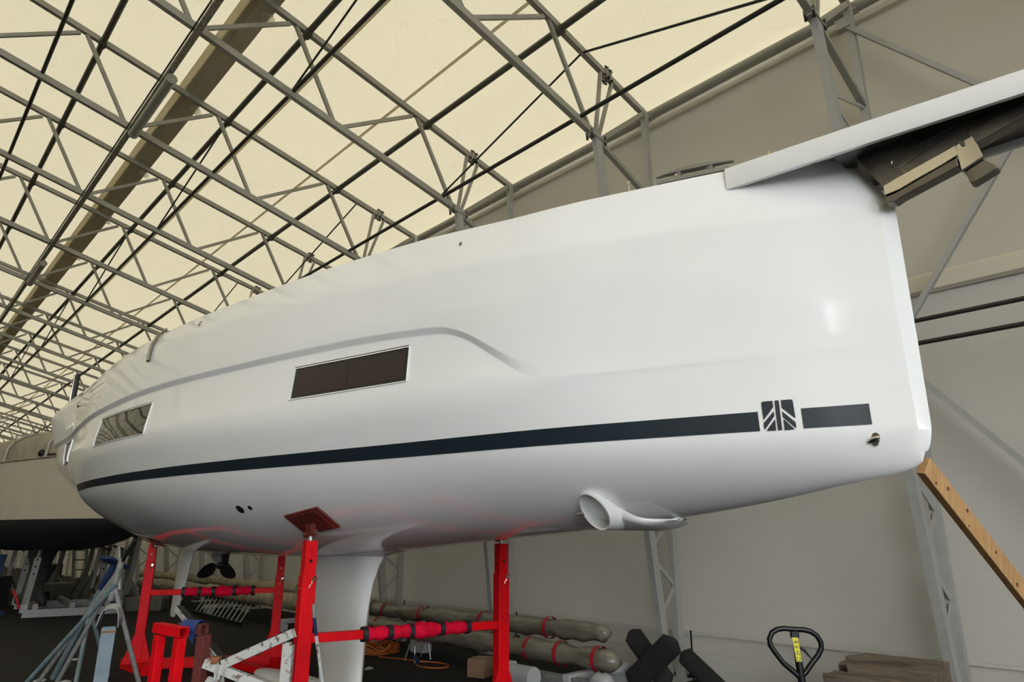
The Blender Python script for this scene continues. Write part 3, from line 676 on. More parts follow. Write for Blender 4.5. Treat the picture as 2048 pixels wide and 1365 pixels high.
# mooring cleat
mc = thing('x', 'x', 'x'); bpy.data.objects.remove(mc)
y0, y1 = 1.70, 2.14; mb = MB(); rings = []
for i in range(13):
    u = i / 12; y = y0 + (y1 - y0) * u; b = on_edge(y, .045); zc = b.z + .058 + .012 * math.sin(math.pi * u); w = .014 + .012 * math.sin(math.pi * u); h = .009 + .014 * math.sin(math.pi * u) ** 2
    rings.append([b + V(w * a, 0, zc - b.z + h * c_) for a, c_ in ((-1, -.6), (-1, .5), (-.6, 1), (.6, 1), (1, .5), (1, -.6), (.5, -1), (-.5, -1))])
mb.grid(rings, wrap=True); mb.bm.faces.new([v for v in mb.bm.verts][:8]); mb.bm.faces.new([v for v in mb.bm.verts][-8:])
cl = mb.build('mooring_cleat', 'alu', YB, smooth=50)
for yy in (1.83, 2.01):
    b = on_edge(yy, .045); mb = MB(); mb.hexa([b + V(-.028, -.035, -.01), b + V(.028, -.035, -.01), b + V(.028, .035, -.01), b + V(-.028, .035, -.01)], [b + V(-.016, -.018, .06), b + V(.016, -.018, .06), b + V(.016, .018, .06), b + V(-.016, .018, .06)])
    mb.build('cleat_foot', 'alu', cl, bevel=.004)
b = on_edge(2.01, .045); mb = MB(); mb.tube([b + V(-.034, .0, .03), b + V(-.024, 0, .03)], .009, 10); mb.build('cleat_bolt', 'chrome', cl, smooth=40)
mb = MB(); bb = [on_edge(y0 + .02 + (y1 - y0 - .04) * i / 6, .045) for i in range(7)]
for i in range(6): mb.hexa([bb[i] + V(-.045, 0, -.012), bb[i] + V(.045, 0, -.012), bb[i] + V(.045, 0, .012), bb[i] + V(-.045, 0, .012)], [bb[i + 1] + V(-.045, 0, -.012), bb[i + 1] + V(.045, 0, -.012), bb[i + 1] + V(.045, 0, .012), bb[i + 1] + V(-.045, 0, .012)])
mb.build('cleat_base', 'alu', cl)
# stainless strap over the sheer amidships, black post near the stern
def outb(y, z, o): return onhull(y, z, o)[0]
mb = MB(); P = [outb(7.54, 3.40, .012), outb(7.555, 3.47, .014), outb(7.60, 3.58, .014), outb(7.66, f_zS(7.66) - .012, .014), on_edge(7.67, .03) + V(-.01, 0, .03), on_edge(7.68, .05) + V(0, 0, .07)]
rw = []
for i, p in enumerate(P): rw.append([p + V(-.004, -.05, 0), p + V(-.016, -.035, 0), p + V(-.016, .035, 0), p + V(-.004, .05, 0), p + V(.01, .0, 0)])
mb.grid(rw, wrap=True); mb.build('boarding_step_strap', 'mirror', YB, smooth=30)
b = on_edge(11.55, .08); mb = MB(); mb.box(tuple(b + V(0, 0, .22)), (.05, .09, .5)); po = mb.build('stern_post', 'blackpaint', YB, bevel=.01)
mb = MB(); mb.tube([b + V(-.03, .06, -.05), b + V(-.03, .06, .46)], .012, 8); mb.build('post_rail', 'chrome', po, smooth=40)
mb = MB(); mb.tube([on_edge(y, .05) + V(0, 0, .03) for y in (9.6, 10.2, 10.8, 11.3)], .010, 8); mb.build('stern_rail', 'chrome', YB, smooth=40)
# bowsprit: white fairing box whose starboard side grows out of the sheer
SP = thing('x', 'x', 'x'); bpy.data.objects.remove(SP)
def spx(y): return 3.392 + (1.72 - y) * .062
def spt(y): return 3.757 - (1.72 - y) * .050 - max(0, .9 - y) * .01
def sph(y): return .143 - (1.72 - y) * .016
mb = MB(); rr = []
for i in range(21):
    y = 1.72 - (1.72 + .35) * i / 20; x = spx(y); zt = spt(y); h = sph(y); xo = 2 * CX - x
    rr.append([V(x + .004, y, zt - h), V(x, y, zt - h + .012), V(x, y, zt - .006), V(x + .008, y, zt), V(xo - .008, y, zt), V(xo, y, zt - .006), V(xo, y, zt - h + .012), V(xo - .004, y, zt - h), V(xo - .03, y, zt - h), V(xo - .03, y, zt - .03), V(x + .03, y, zt - .03), V(x + .03, y, zt - h)])
mb.grid(rr, wrap=True)
vv = list(mb.bm.verts); mb.bm.faces.new(vv[:12]); mb.bm.faces.new(vv[-12:])
sp = mb.build('bowsprit', 'gel', YB, smooth=25)

# stainless structure under it: V gusset plate, polished lip on a dark beam, roller bracket
XS = 3.62
def plate(name, m, pts, x, w, parent, **k):
    mb = MB(); mb.prism([V(x, y, z) for y, z in pts], (w, 0, 0)); return mb.build(name, m, parent, **k)
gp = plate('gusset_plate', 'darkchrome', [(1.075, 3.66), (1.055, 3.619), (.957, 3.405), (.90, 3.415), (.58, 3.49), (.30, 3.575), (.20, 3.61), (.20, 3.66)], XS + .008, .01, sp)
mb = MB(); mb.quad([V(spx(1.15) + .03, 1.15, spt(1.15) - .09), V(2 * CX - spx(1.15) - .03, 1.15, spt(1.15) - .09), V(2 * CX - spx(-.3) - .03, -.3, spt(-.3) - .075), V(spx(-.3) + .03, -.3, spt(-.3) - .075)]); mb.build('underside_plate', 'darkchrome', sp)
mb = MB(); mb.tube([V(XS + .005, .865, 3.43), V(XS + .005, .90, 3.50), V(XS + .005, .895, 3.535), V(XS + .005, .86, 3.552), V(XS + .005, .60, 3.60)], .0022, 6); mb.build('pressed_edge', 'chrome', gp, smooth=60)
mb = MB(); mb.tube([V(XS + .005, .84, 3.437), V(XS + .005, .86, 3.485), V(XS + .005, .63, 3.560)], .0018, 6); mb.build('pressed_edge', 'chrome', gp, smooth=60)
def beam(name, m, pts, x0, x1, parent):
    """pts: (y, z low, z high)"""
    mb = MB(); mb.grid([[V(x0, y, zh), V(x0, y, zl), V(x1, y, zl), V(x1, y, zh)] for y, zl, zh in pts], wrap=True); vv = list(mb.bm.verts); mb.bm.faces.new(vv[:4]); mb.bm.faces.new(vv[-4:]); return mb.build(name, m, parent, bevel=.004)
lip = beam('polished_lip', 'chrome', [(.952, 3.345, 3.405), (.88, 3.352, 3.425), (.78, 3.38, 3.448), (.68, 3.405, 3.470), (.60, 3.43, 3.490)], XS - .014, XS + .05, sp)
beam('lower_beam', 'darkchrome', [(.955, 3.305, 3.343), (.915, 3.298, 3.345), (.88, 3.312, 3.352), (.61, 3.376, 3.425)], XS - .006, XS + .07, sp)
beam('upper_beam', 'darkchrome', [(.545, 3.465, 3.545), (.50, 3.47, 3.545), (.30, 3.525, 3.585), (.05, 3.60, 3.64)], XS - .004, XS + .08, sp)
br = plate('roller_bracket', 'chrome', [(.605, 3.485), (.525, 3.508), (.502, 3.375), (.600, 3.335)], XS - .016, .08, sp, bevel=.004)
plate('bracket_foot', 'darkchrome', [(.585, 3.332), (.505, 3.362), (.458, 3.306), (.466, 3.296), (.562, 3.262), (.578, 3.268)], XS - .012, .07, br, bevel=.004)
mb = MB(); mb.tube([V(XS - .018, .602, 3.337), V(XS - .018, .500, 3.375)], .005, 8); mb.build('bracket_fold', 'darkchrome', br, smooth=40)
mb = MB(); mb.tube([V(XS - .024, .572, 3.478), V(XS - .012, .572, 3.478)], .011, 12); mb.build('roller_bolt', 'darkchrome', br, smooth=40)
mb = MB(); mb.tube([V(3.55, 1.28, spt(1.28) + .004 + .012 * math.sin(math.pi * i / 8)) + V(0, -.05 + .1 * i / 8, 0) for i in range(9)], .004, 6); mb.build('pad_eye', 'chrome', sp, smooth=40)

# ------------------------------------------------------------------ red cradle
CR = thing('boat_cradle', 'bright red steel cradle with four posts under the white yacht', 'cradle', (3.7, 7.5, 0), None)
posts = {'A': ((2.79, 5.40), 1.60, .53), 'B': ((4.66, 5.08), 1.57, .5), 'C': ((2.95, 10.10), 1.585, .5), 'D': ((4.37, 9.25), 1.40, .5)}
ang = {'A': -.15, 'B': -.2, 'C': -.4, 'D': -.4}
for k, ((x, y), zt, _) in posts.items():
    a = ang[k]; sd = (math.cos(a), math.sin(a), 0)
    w = .115
    split = zt - .27
    mb = MB(); mb.bar((x, y, .1), (x, y, split), w, w, side=sd); p = mb.build('post', 'red', CR, bevel=.006)
    mb = MB(); mb.channel((x, y, split - .05), (x, y, zt), w - .018, w - .018, .006, side=sd); u = mb.build('upper_post', 'red', CR)
    n_ = Vector((math.sin(a), -math.cos(a), 0)); s_ = Vector(sd)
    cp = Vector((x, y, zt - .16)) + n_ * (w / 2 - .008)
    mb = MB(); mb.tube([cp, cp + n_ * .002], .013, 12); mb.build('pin_hole', 'blackrim', u)
    c1 = Vector((x, y, split - .03)) + n_ * (w / 2) + s_ * .03
    mb = MB(); mb.tube([c1 - n_ * .02, c1 + n_ * .02], .011, 10); ring = [c1 + n_ * .02 + s_ * .022 * math.cos(t_ / 10 * 6.283) + V(0, 0, .018 * math.sin(t_ / 10 * 6.283)) for t_ in range(10)]; mb.tube(ring, .003, 6, closed=True); pi_ = mb.build('locking_pin', 'chrome', p, smooth=40)
    # chain of links
    mb = MB(); c0 = c1 + n_ * .012; e0 = Vector((x, y, split - .10)) - s_ * (w / 2 + .004)
    mid = (c0 + e0) / 2 + n_ * .03 - V(0, 0, .09); N_ = 15
    pt_ = [c0 * (1 - t_) ** 2 + mid * 2 * t_ * (1 - t_) + e0 * t_ * t_ for t_ in [i / N_ for i in range(N_ + 1)]]
    for i in range(N_):
        a_, b_ = pt_[i], pt_[i + 1]; d_ = (b_ - a_); m__ = (a_ + b_) / 2; sid = d_.cross(n_ if i % 2 else s_).normalized() * .005
        mb.tube([m__ - d_ * .62, m__ - d_ * .3 + sid, m__ + d_ * .3 + sid, m__ + d_ * .62, m__ + d_ * .3 - sid, m__ - d_ * .3 - sid], .0017, 5, closed=True)
    mb.build('chain', 'chrome', p)
    # gusset at the foot
    mb = MB(); mb.prism([Vector((x, y, .1)) + s_ * .055, Vector((x, y, .1)) + s_ * .17, Vector((x, y, .46)) + s_ * .055], n_ * .05); mb.prism([Vector((x, y, .1)) - s_ * .055, Vector((x, y, .1)) - s_ * .17, Vector((x, y, .46)) - s_ * .055], n_ * .05); mb.build('gusset', 'red', CR)
    mb = MB(); mb.bar(tuple(Vector((x, y, .06)) - V(-.02, .40, 0)), tuple(Vector((x, y, .06)) + V(-.02, .40, 0)), .12, .12, side=(1, 0, 0)); mb.build('foot_beam', 'red', CR, bevel=.006)
def P(k, z): return V(*posts[k][0], z)
for a, b, z0, z1 in (('A', 'B', .845, .835), ('C', 'D', .945, .955)):
    mb = MB(); mb.bar(P(a, z0), P(b, z1), .07, .07, side=(0, 0, 1)); mb.build('cross_bar', 'red', CR, bevel=.004)
    d = P(b, z1) - P(a, z0); us = (.27, .93)
    n0 = 24; rings = []
    for i in range(n0 + 1):
        u = .27 + .53 * i / n0; c = P(a, z0) + d * u; r = .052 + .008 * math.sin(i * 2.1) + (.014 if 11 < i < 16 else 0)
        rings.append([c + V(0, 0, r * 1.05 * math.sin(2 * math.pi * k / 10)) + Vector((d.y, -d.x, 0)).normalized() * r * math.cos(2 * math.pi * k / 10) for k in range(10)])
    mb = MB(); mb.grid(rings, wrap=True); wr = mb.build('padding_wrap', 'redcloth', CR, smooth=40)
    for u in (.275, .395, .50, .66, .80):
        c = P(a, z0) + d * u; e = d.normalized() * .022; mb = MB(); mb.tube([c - e, c + e], .062, 12); mb.build('padding_strap', 'blacktape', wr, smooth=40)
for a, b in (('A', 'B'), ('C', 'D')):
    mb = MB(); mb.bar(P(a, .09), P(b, .09), .12, .13, side=(0, 0, 1)); mb.build('base_beam', 'red', CR, bevel=.006)
mb = MB(); m1 = (P('A', .09) + P('B', .09)) / 2; m2 = (P('C', .09) + P('D', .09)) / 2; mb.bar(m1 + V(.45, 0, -.03), m2 + V(.3, 0, -.03), .1, .08, side=(1, 0, 0)); mb.build('spine_beam', 'red', CR)
# tilting pads
def pad(k, nrm, cen, su, sv):
    n = Vector(nrm).normalized(); u = Vector((0, 1, 0)); u = (u - n * n.y).normalized(); v = n.cross(u); c = Vector(cen)
    mb = MB(); mb.prism([c - u * su - v * sv, c + u * su - v * sv, c + u * su + v * sv, c - u * su + v * sv], -n * .018); pd = mb.build('support_pad', 'plywood', CR, bevel=.003)
    mb = MB(); k2 = .86; c2 = c - n * .020; mb.prism([c2 - u * su * k2 - v * sv * k2, c2 + u * su * k2 - v * sv * k2, c2 + u * su * k2 + v * sv * k2, c2 - u * su * k2 + v * sv * k2], -n * .010); mb.build('pad_backing', 'plywood', pd)
    for a in (-1, 1):
        for b in (-1, 1):
            q = c - n * .031 + u * su * .7 * a + v * sv * .7 * b; mb = MB(); mb.tube([q, q - n * .004], .006, 8); mb.build('screw', 'chrome', pd)
    x, y = posts[k][0]; zt = posts[k][1]
    mb = MB(); h = Vector((x, y, zt + .055)); mb.tube([h - u * .085, h + u * .085], .026, 12); hg = mb.build('hinge_tube', 'plywood', pd, smooth=40)
    mb = MB(); mb.tube([h - u * .105, h - u * .085], .016, 8); mb.tube([h + u * .085, h + u * .105], .016, 8); mb.build('hinge_bolt', 'chrome', hg)
    mb = MB(); mb.tube([V(x, y, zt - .04), V(x, y, zt + .04)], .02, 10); mb.build('jack_screw', 'galv', pd, smooth=40)
    mb = MB(); mb.bar(h + n * .0, c - n * .03, .09, .05); mb.build('hinge_block', 'plywood', pd)
def hull_down(x, y):
    loc, nor, i, d = bvh.ray_cast(Vector((x, y, 0)), Vector((0, 0, 1)));
    if nor.z > 0: nor = -nor
    return loc, nor
for k, su, sv in (('A', .25, .135), ('B', .20, .11), ('C', .2, .11), ('D', .2, .11)):
    x, y = posts[k][0]; loc, nor = hull_down(x, y)
    posts[k] = ((x, y), min(posts[k][1], loc.z - .11), 0)
    pad(k, -nor, loc + nor * .004, su, sv)

# ------------------------------------------------------------------ plank propping the bow
def timber(name, a, b, w, h, label, cat, m, side, group=None):
    t = thing(name, label, cat, tuple(a), group); mb = MB(); mb.bar(a, b, w, h, side=side); mb.build('board', m, t, bevel=.004); return t
pa, pb = V(3.86, 1.06, 1.965), V(4.95, .94, 1.262); d = (pb - pa); pe = pa + d * ((1.965 - .03) / (1.965 - 1.262))
nn_ = Vector((-.43, -.9, .0)).normalized()
sdv = d.cross(nn_).normalized()
pl = timber('wooden_plank', pa, pe, .098, .045, 'pale new wooden plank with dark knots propped against the bow', 'plank', 'wood', tuple(sdv))
nrm = d.cross(sdv).normalized();  nrm = nrm if nrm.dot(V(0, 0, EYE) - pa) > 0 else -nrm
for u, o_, r in ((.03, .03, .008), (.06, -.012, .010), (.12, -.025, .010), (.135, .032, .006), (.22, -.005, .009), (.30, .018, .011), (.36, -.026, .011), (.43, -.008, .012), (.47, .03, .007), (.55, .01, .011)):
    c = pa + (pe - pa) * u + sdv * o_ + nrm * .0225; dd = d.normalized()
    mb = MB(); mb.prism([c + dd * r * 1.3 * math.cos(i / 10 * 6.283) + sdv * r * math.sin(i / 10 * 6.283) for i in range(10)], nrm * .001); mb.build('knot', 'knot', pl)

# ------------------------------------------------------------------ pallet jack
JX, JY = 4.41, 2.09
pj = thing('pallet_jack', 'black pallet jack with heart shaped handle and yellow warning label', 'pallet jack', (JX, JY, 0))
jr = Vector((math.cos(yaw + .10), -math.sin(yaw + .10), 0)); jf = Vector((jr.y, -jr.x, 0)) * 1.0
if jf.dot(V(JX, JY, 0)) > 0: jf = -jf      # jf points at the camera
jf = -jf if False else jf
def J(a, z, f=0): return V(JX, JY, z) + jr * a + jf * f
loop = []
for a, z in ((.0, 1.064), (-.06, 1.068), (-.10, 1.060), (-.135, 1.038), (-.155, 1.0), (-.152, .965), (-.128, .925), (-.085, .872), (-.035, .822), (.0, .79)): loop.append((a, z))
full = [(a, z) for a, z in loop[1:]][::-1] + [(0, 1.066)] + [(-a, z) for a, z in loop[1:]]
mb = MB(); mb.tube([J(-a + (.008 if z < .85 else 0), z - .05 * (-a) * (1 if z > .9 else 0)) for a, z in full], .0165, 12); mb.build('handle_loop', 'blackpaint', pj, smooth=60)
mb = MB(); mb.tube([J(.0, 1.055), J(.012, .82), J(.02, .60), J(.035, .22)], [.016, .023, .024, .026], 12); shf = mb.build('shaft', 'blackpaint', pj, smooth=50)
mb = MB(); mb.box(tuple(J(.001, 1.035)), (.05, .03, .04), rz=-(yaw + .1)); mb.build('handle_hub', 'blackpaint', pj, bevel=.006)
mb = MB(); mb.prism([J(-.023, 1.022, .026), J(.012, 1.022, .026), J(.020, .885, .026), J(-.012, .885, .026)], tuple(jf * .001)); lab = mb.build('warning_label', 'yellow', pj)
for z0, kind in ((.997, 'a'), (.968, 'a'), (.935, 't'), (.900, 's')):
    mb = MB(); f = .0275
    ox = .004 * (1.0 - z0) / .1
    if kind == 't':
        o = [(-.013, z0 - .011), (.015, z0 - .011), (.001, z0 + .014)]; i_ = [(-.008, z0 - .008), (.010, z0 - .008), (.001, z0 + .008)]
        for k in range(3): a, b = o[k], o[(k + 1) % 3]; c, e = i_[(k + 1) % 3], i_[k]; mb.quad([J(a[0], a[1], f), J(b[0], b[1], f), J(c[0], c[1], f), J(e[0], e[1], f)])
        mb.quad([J(.0, z0 - .004, f), J(.002, z0 - .004, f), J(.002, z0 + .004, f), J(.0, z0 + .004, f)])
    elif kind == 's':
        for (a0, b0, a1, b1) in ((-.008, -.010, -.005, .010), (.011, -.010, .014, .010), (-.008, .007, .0, .010), (.006, .007, .014, .010), (-.008, -.010, .014, -.007)): mb.quad([J(a0, z0 + b0, f), J(a1, z0 + b0, f), J(a1, z0 + b1, f), J(a0, z0 + b1, f)])
    else:
        for q in range(4): mb.quad([J(-.014 + q * .006, z0 - .008, f), J(-.011 + q * .006, z0 - .008, f), J(-.009 + q * .006, z0 + .004 + .003 * (q % 2), f), J(-.013 + q * .006, z0 + .006, f)])
    mb.build('label_symbol', 'labelink', lab)
mb = MB(); mb.tube([J(.022, .965, .0), J(.05, .945, .0), J(.085, .900, .005)], [.007, .009, .005], 8); mb.build('release_lever', 'blackpaint', pj, smooth=50)
mb = MB(); mb.tube([J(.04, .10), J(.04, .36)], .05, 14); mb.box(tuple(J(.04, .2, -.08)), (.18, .14, .2), rz=-yaw); mb.build('pump_body', 'blackpaint', pj, smooth=40)
for s in (-1, 1):
    mb = MB(); mb.tube([J(.04 + s * .03, .085), J(.04 + s * .075, .085)], .085, 18); mb.build('steer_wheel', 'blackpaint', pj, smooth=40)
    c = J(.04 + s * .19, .085, -.70); mb = MB(); mb.box(tuple(c), (.15, 1.1, .05), rz=-yaw - .1); fk = mb.build('fork', 'blackpaint', pj)
    mb = MB(); mb.tube([J(.04 + s * .19 - .04, .04, -1.1), J(.04 + s * .19 + .04, .04, -1.1)], .04, 12); mb.build('load_roller', 'blackpaint', fk, smooth=40)

# ------------------------------------------------------------------ old timber blocks stacked by the wall
def block(pts, z0, z1, label, skew=0):
    mb = MB(); mb.hexa([V(x, y, z0) for x, y in pts], [V(x, y, z1) for x, y in pts]); bmesh.ops.subdivide_edges(mb.bm, edges=mb.bm.edges[:], cuts=5, use_grid_fill=True)
    for v in mb.bm.verts: v.co += V(random.uniform(-1, 1), random.uniform(-1, 1), random.uniform(-1, 1)) * .006
    return tag(mb.build('timber_block', 'timber', bevel=.006), label, 'timber', 'old timber blocks stacked by the wall')
TBL = [([(5.92, 1.84), (6.13, 1.86), (6.16, 2.62), (5.93, 2.61)], .565, 'weathered grey timber block, front one of the top layer behind the pallet jack'),
       ([(6.175, 1.90), (6.40, 1.92), (6.39, 2.60), (6.19, 2.52)], .60, 'weathered grey timber block with round worn end, middle of the top layer'),
       ([(6.435, 1.93), (6.65, 1.95), (6.64, 2.72), (6.42, 2.68)], .578, 'weathered grey timber block, third of the top layer counted from the pallet jack'),
       ([(6.69, 1.96), (6.98, 1.98), (7.0, 2.64), (6.68, 2.72)], .61, 'weathered grey timber block nearest the wall on the top layer')]
for pts, zt, lb in TBL:
    block(pts, zt - .19, zt, lb)
for i in range(2):
    for j in range(3):
        x = 5.95 + .36 * j; block([(x, 1.9), (x + .32, 1.9), (x + .32, 2.6), (x, 2.6)], .003 + .195 * i, .19 + .195 * i, 'weathered timber block in the %s layer of the stack, %s' % (('lowest', 'second')[i], ('at the camera side', 'in the middle', 'at the wall side')[j]))

# ------------------------------------------------------------------ black padded bags by the wall
def slab(name, a, b, w, t, label):
    a = V(*a); b = V(*b); d = (b - a).normalized(); side = d.cross(Vector((.8, .6, 0))).normalized(); rings = []
    n = side.cross(d).normalized()
    for i in range(13):
        u = i / 12; k = min(1, math.sqrt(max(0, 1 - (abs(2 * u - 1)) ** 6)) + .25)
        c = a + (b - a) * u; rings.append([c + side * (w / 2 * k * math.copysign(abs(math.cos(q)) ** .5, math.cos(q))) + n * (t / 2 * k * math.copysign(abs(math.sin(q)) ** .7, math.sin(q))) for q in [2 * math.pi * j / 16 for j in range(16)]])
    mb = MB(); mb.grid(rings, wrap=True); vv = list(mb.bm.verts); mb.bm.faces.new(vv[:16]); mb.bm.faces.new(vv[-16:])
    return tag(mb.build(name, 'black', smooth=60), label, 'bag', 'black padded bags by the wall')
slab('padded_bag', (7.02, 5.36, .56), (7.04, 4.86, .02), .23, .09, 'black padded bag leaning to the left beside the ends of the wrapped masts')
slab('padded_bag', (6.84, 4.60, .55), (6.80, 5.22, .02), .26, .09, 'black padded bag leaning to the right against the truss column')
slab('padded_bag', (7.12, 4.72, .38), (7.08, 4.2, .04), .20, .08, 'black padded bag behind the truss column, lowest of three')

# ------------------------------------------------------------------ wrapped masts along the wall
def mast(p0, p1, r, label, m='plastic', straps=(), seed=1, end=False, parent_group='wrapped masts along the wall'):
    rnd = random.Random(seed); p0 = V(*p0); p1 = V(*p1); t = thing('wrapped_mast', label, 'wrapped mast', tuple(p0), parent_group)
    n = 60; rings = []; ph = rnd.random() * 6; dirv = (p1 - p0)
    for i in range(n + 1):
        u = i / n; c = p0 + dirv * u; rr = r * (1 + .10 * math.sin(u * 37 + ph) + .07 * math.sin(u * 91 + ph * 2)); k = 14
        if end and i == 0: rr *= .35
        rings.append([c + V(1, 0, 0) * rr * math.cos(2 * math.pi * q / k) * (1 + .05 * math.sin(q * 3 + i)) + V(0, 0, 1) * rr * .92 * math.sin(2 * math.pi * q / k) * (1 + .07 * math.sin(q * 5 + i * 1.7)) for q in range(k)])
    mb = MB(); mb.grid(rings, wrap=True); vv = list(mb.bm.verts); mb.bm.faces.new(vv[:14]); mb.bm.faces.new(vv[-14:]); b = mb.build('wrapping', m, t, smooth=60)
    L = dirv.length; dn = dirv.normalized()
    for s in straps:
        c = p0 + dn * s; mb = MB(); mb.tube([c - dn * .028, c + dn * .028], r * 1.13, 16, caps=False); mb.build('strap', 'redstrap', b, smooth=40)
    return t
M1 = mast((6.28, 4.95, .34), (6.28, 11.85, .32), .125, 'long mast wrapped in clear plastic with red straps, lower one in front', straps=(.28, .85, 1.35, 3.4, 4.7, 6.6), seed=3, end=True)
M2 = mast((6.62, 5.35, .56), (6.60, 10.3, .50), .115, 'long mast wrapped in clear plastic with red straps, upper one at the back', straps=(.95, 2.2, 3.6, 4.6), seed=5, end=True)
M3 = mast((6.62, 10.35, .52), (6.62, 11.9, .49), .13, 'wrapped mast with a bulging pale end behind the keel', straps=(.3, 1.1), seed=9, end=True)
M4 = mast((6.45, 12.0, .47), (6.45, 22.5, .42), .16, 'mast in cream cloth wrapping behind the ladder', m='cream', straps=(), seed=11)
M5 = mast((6.85, 13.5, .64), (6.85, 24.0, .60), .13, 'mast in cream cloth wrapping, rear one on the trestles', m='cream', straps=(), seed=13)
for i, (x, y) in enumerate(((6.45, 5.4), (6.55, 10.1), (6.5, 12.6), (6.6, 16.5), (6.6, 21))):
    t = thing('mast_trestle', 'low white trestle under the wrapped masts, ' + ['at their near end', 'behind the red crossbar', 'right of the ladder', 'behind the ladder', 'farthest away'][i], 'trestle', (x, y, 0), 'low trestles under the masts')
    mb = MB(); mb.box((x, y, .17), (1.1, .10, .08)); mb.build('crossbeam', 'whiteplastic', t, bevel=.01)
    for s in (-1, 1):
        mb = MB(); mb.box((x + s * .42, y, .065), (.10, .30, .13)); mb.build('leg', 'whiteplastic', t, bevel=.01)
# pale beam lying under the masts and white fittings on it
mb = MB(); mb.box((5.98, 5.72, .10), (.12, 1.7, .16), rz=.03); tag(mb.build('aluminium_beam', 'alum', bevel=.006), 'long dull grey beam lying under the front wrapped mast', 'beam')
t = thing('winch_unit', 'white plastic winch unit on the floor right of the rightmost red post', 'winch', (5.95, 6.2, 0))
mb = MB(); mb.tube([V(5.72, 6.05, .16), V(5.72, 5.70, .16)], .11, 14); mb.build('drum', 'whiteplastic', t, smooth=40)
mb = MB(); mb.box((5.72, 6.12, .16), (.20, .12, .24)); mb.build('housing', 'whiteplastic', t, bevel=.02)
mb = MB(); mb.box((5.72, 5.9, .03), (.3, .5, .05)); mb.build('foot_plate', 'whiteplastic', t)
mb = MB(); mb.ball((6.0, 4.98, .19), .11, 1, 1.3, .7, 14)
for v in mb.bm.verts: v.co += V(random.uniform(-1, 1), random.uniform(-1, 1), random.uniform(-1, 1)) * .012
tag(mb.build('plastic_bundle', 'whiteplastic', smooth=60), 'crumpled white plastic bundle on the floor at the mast end', 'bundle')
# cardboard box
t = thing('cardboard_box', 'brown cardboard box on the floor left of the rightmost red post', 'box', (5.95, 6.9, 0))
mb = MB(); mb.box((5.97, 6.86, .105), (.30, .24, .205), rz=.35); mb.build('carton', 'card', t, bevel=.004)
mb = MB(); mb.box((5.97, 6.86, .2125), (.05, .245, .004), rz=.35); mb.build('tape', 'cream', t)
# orange cable
t = thing('extension_cable', 'coiled orange extension cable on the floor behind the keel', 'cable', (6.1, 8.7, 0))
mb = MB(); pts = []
for i in range(240):
    a = i / 240 * 2 * math.pi * 9; pts.append(V(6.0 + (.30 + .07 * math.sin(i * .37)) * math.cos(a), 9.3 + (.42 + .09 * math.sin(i * .23)) * math.sin(a), .015 + .10 * (i / 240) * (1 + .5 * math.sin(i * 1.3))))
mb.tube(pts, .011, 6); mb.build('coil', 'orange', t, smooth=60)
mb = MB(); pts = [V(5.8, 8.9, .012)]
for i in range(30): a = i / 29 * 2 * math.pi; pts.append(V(5.95 + .18 * math.cos(a), 7.85 + .28 * math.sin(a), .012))
mb.tube(pts, .009, 6); cb = mb.build('loose_end', 'orange', t, smooth=60)
mb = MB(); mb.tube([V(5.84, 8.0, .03), V(5.86, 8.12, .10)], .028, 10); mb.build('plug', 'bluepaint', cb, smooth=40)
t = thing('folding_step', 'small grey folding step on the floor beside the orange cable', 'step', (6.05, 8.35, 0))
mb = MB(); mb.box((6.08, 8.30, .22), (.30, .14, .025), rz=.3); mb.build('tread', 'galv', t)
for dx, dy in ((-.13, -.05), (.13, -.02), (-.13, .07), (.13, .1)):
    mb = MB(); mb.tube([V(6.08 + dx, 8.30 + dy, .21), V(6.08 + dx * 1.2, 8.30 + dy * 2.0, .0)], .010, 6); mb.build('leg', 'galv', t, smooth=40)
for i, (x, y) in enumerate(((6.35, 9.95), (6.42, 8.75))):
    mb = MB(); mb.box((x, y, .14), (.18, .3, .24), rz=.2 * i); tag(mb.build('plastic_canister', 'whiteplastic', bevel=.03), ('pale plastic canister left of the orange cable' if i == 0 else 'pale plastic canister behind the orange cable'), 'canister')
# ladder lying on edge against the masts
t = thing('aluminium_ladder', 'grey aluminium ladder lying on its side against the cream wrapped masts', 'ladder', (6.0, 15, 0))
la, lb_ = V(5.93, 16.75, .055), V(5.76, 13.65, .055); ua, ub = V(6.20, 16.95, .36), V(6.10, 13.95, .36)
for a, b in ((la, lb_), (ua, ub)):
    mb = MB(); mb.bar(a, b, .025, .07); mb.build('rail', 'blackpaint', t)
for i in range(12):
    u = (i + .5) / 12; mb = MB(); mb.tube([la + (lb_ - la) * u, ua + (ub - ua) * u], .017, 8); mb.build('rung', 'alum', t, smooth=40)

# ------------------------------------------------------------------ stands in the left foreground
t = thing('steel_trestle', 'bright red square tube trestle with two legs, left foreground', 'trestle', (1.72, 5.3, 0))
A, B = V(1.70, 5.43, 1.012), V(1.760, 5.10, 1.004)
ex = (B - A).normalized(); A2 = A - ex * .02
mb = MB(); mb.channel(A2, B + ex * .005, .062, .068, .005, side=(0, 0, 1)); mb.build('top_tube', 'red', t)
for q in (A + ex * .03, B - ex * .035):
    mb = MB(); mb.bar((q.x, q.y, .0), (q.x, q.y, .968), .062, .062, side=tuple(ex)); mb.build('leg', 'red', t, bevel=.004)
mb = MB(); mb.bar((A.x + .02, A.y - .02, .05), (B.x, B.y, .05), .06, .06, side=(0, 0, 1)); mb.build('base_tube', 'red', t)
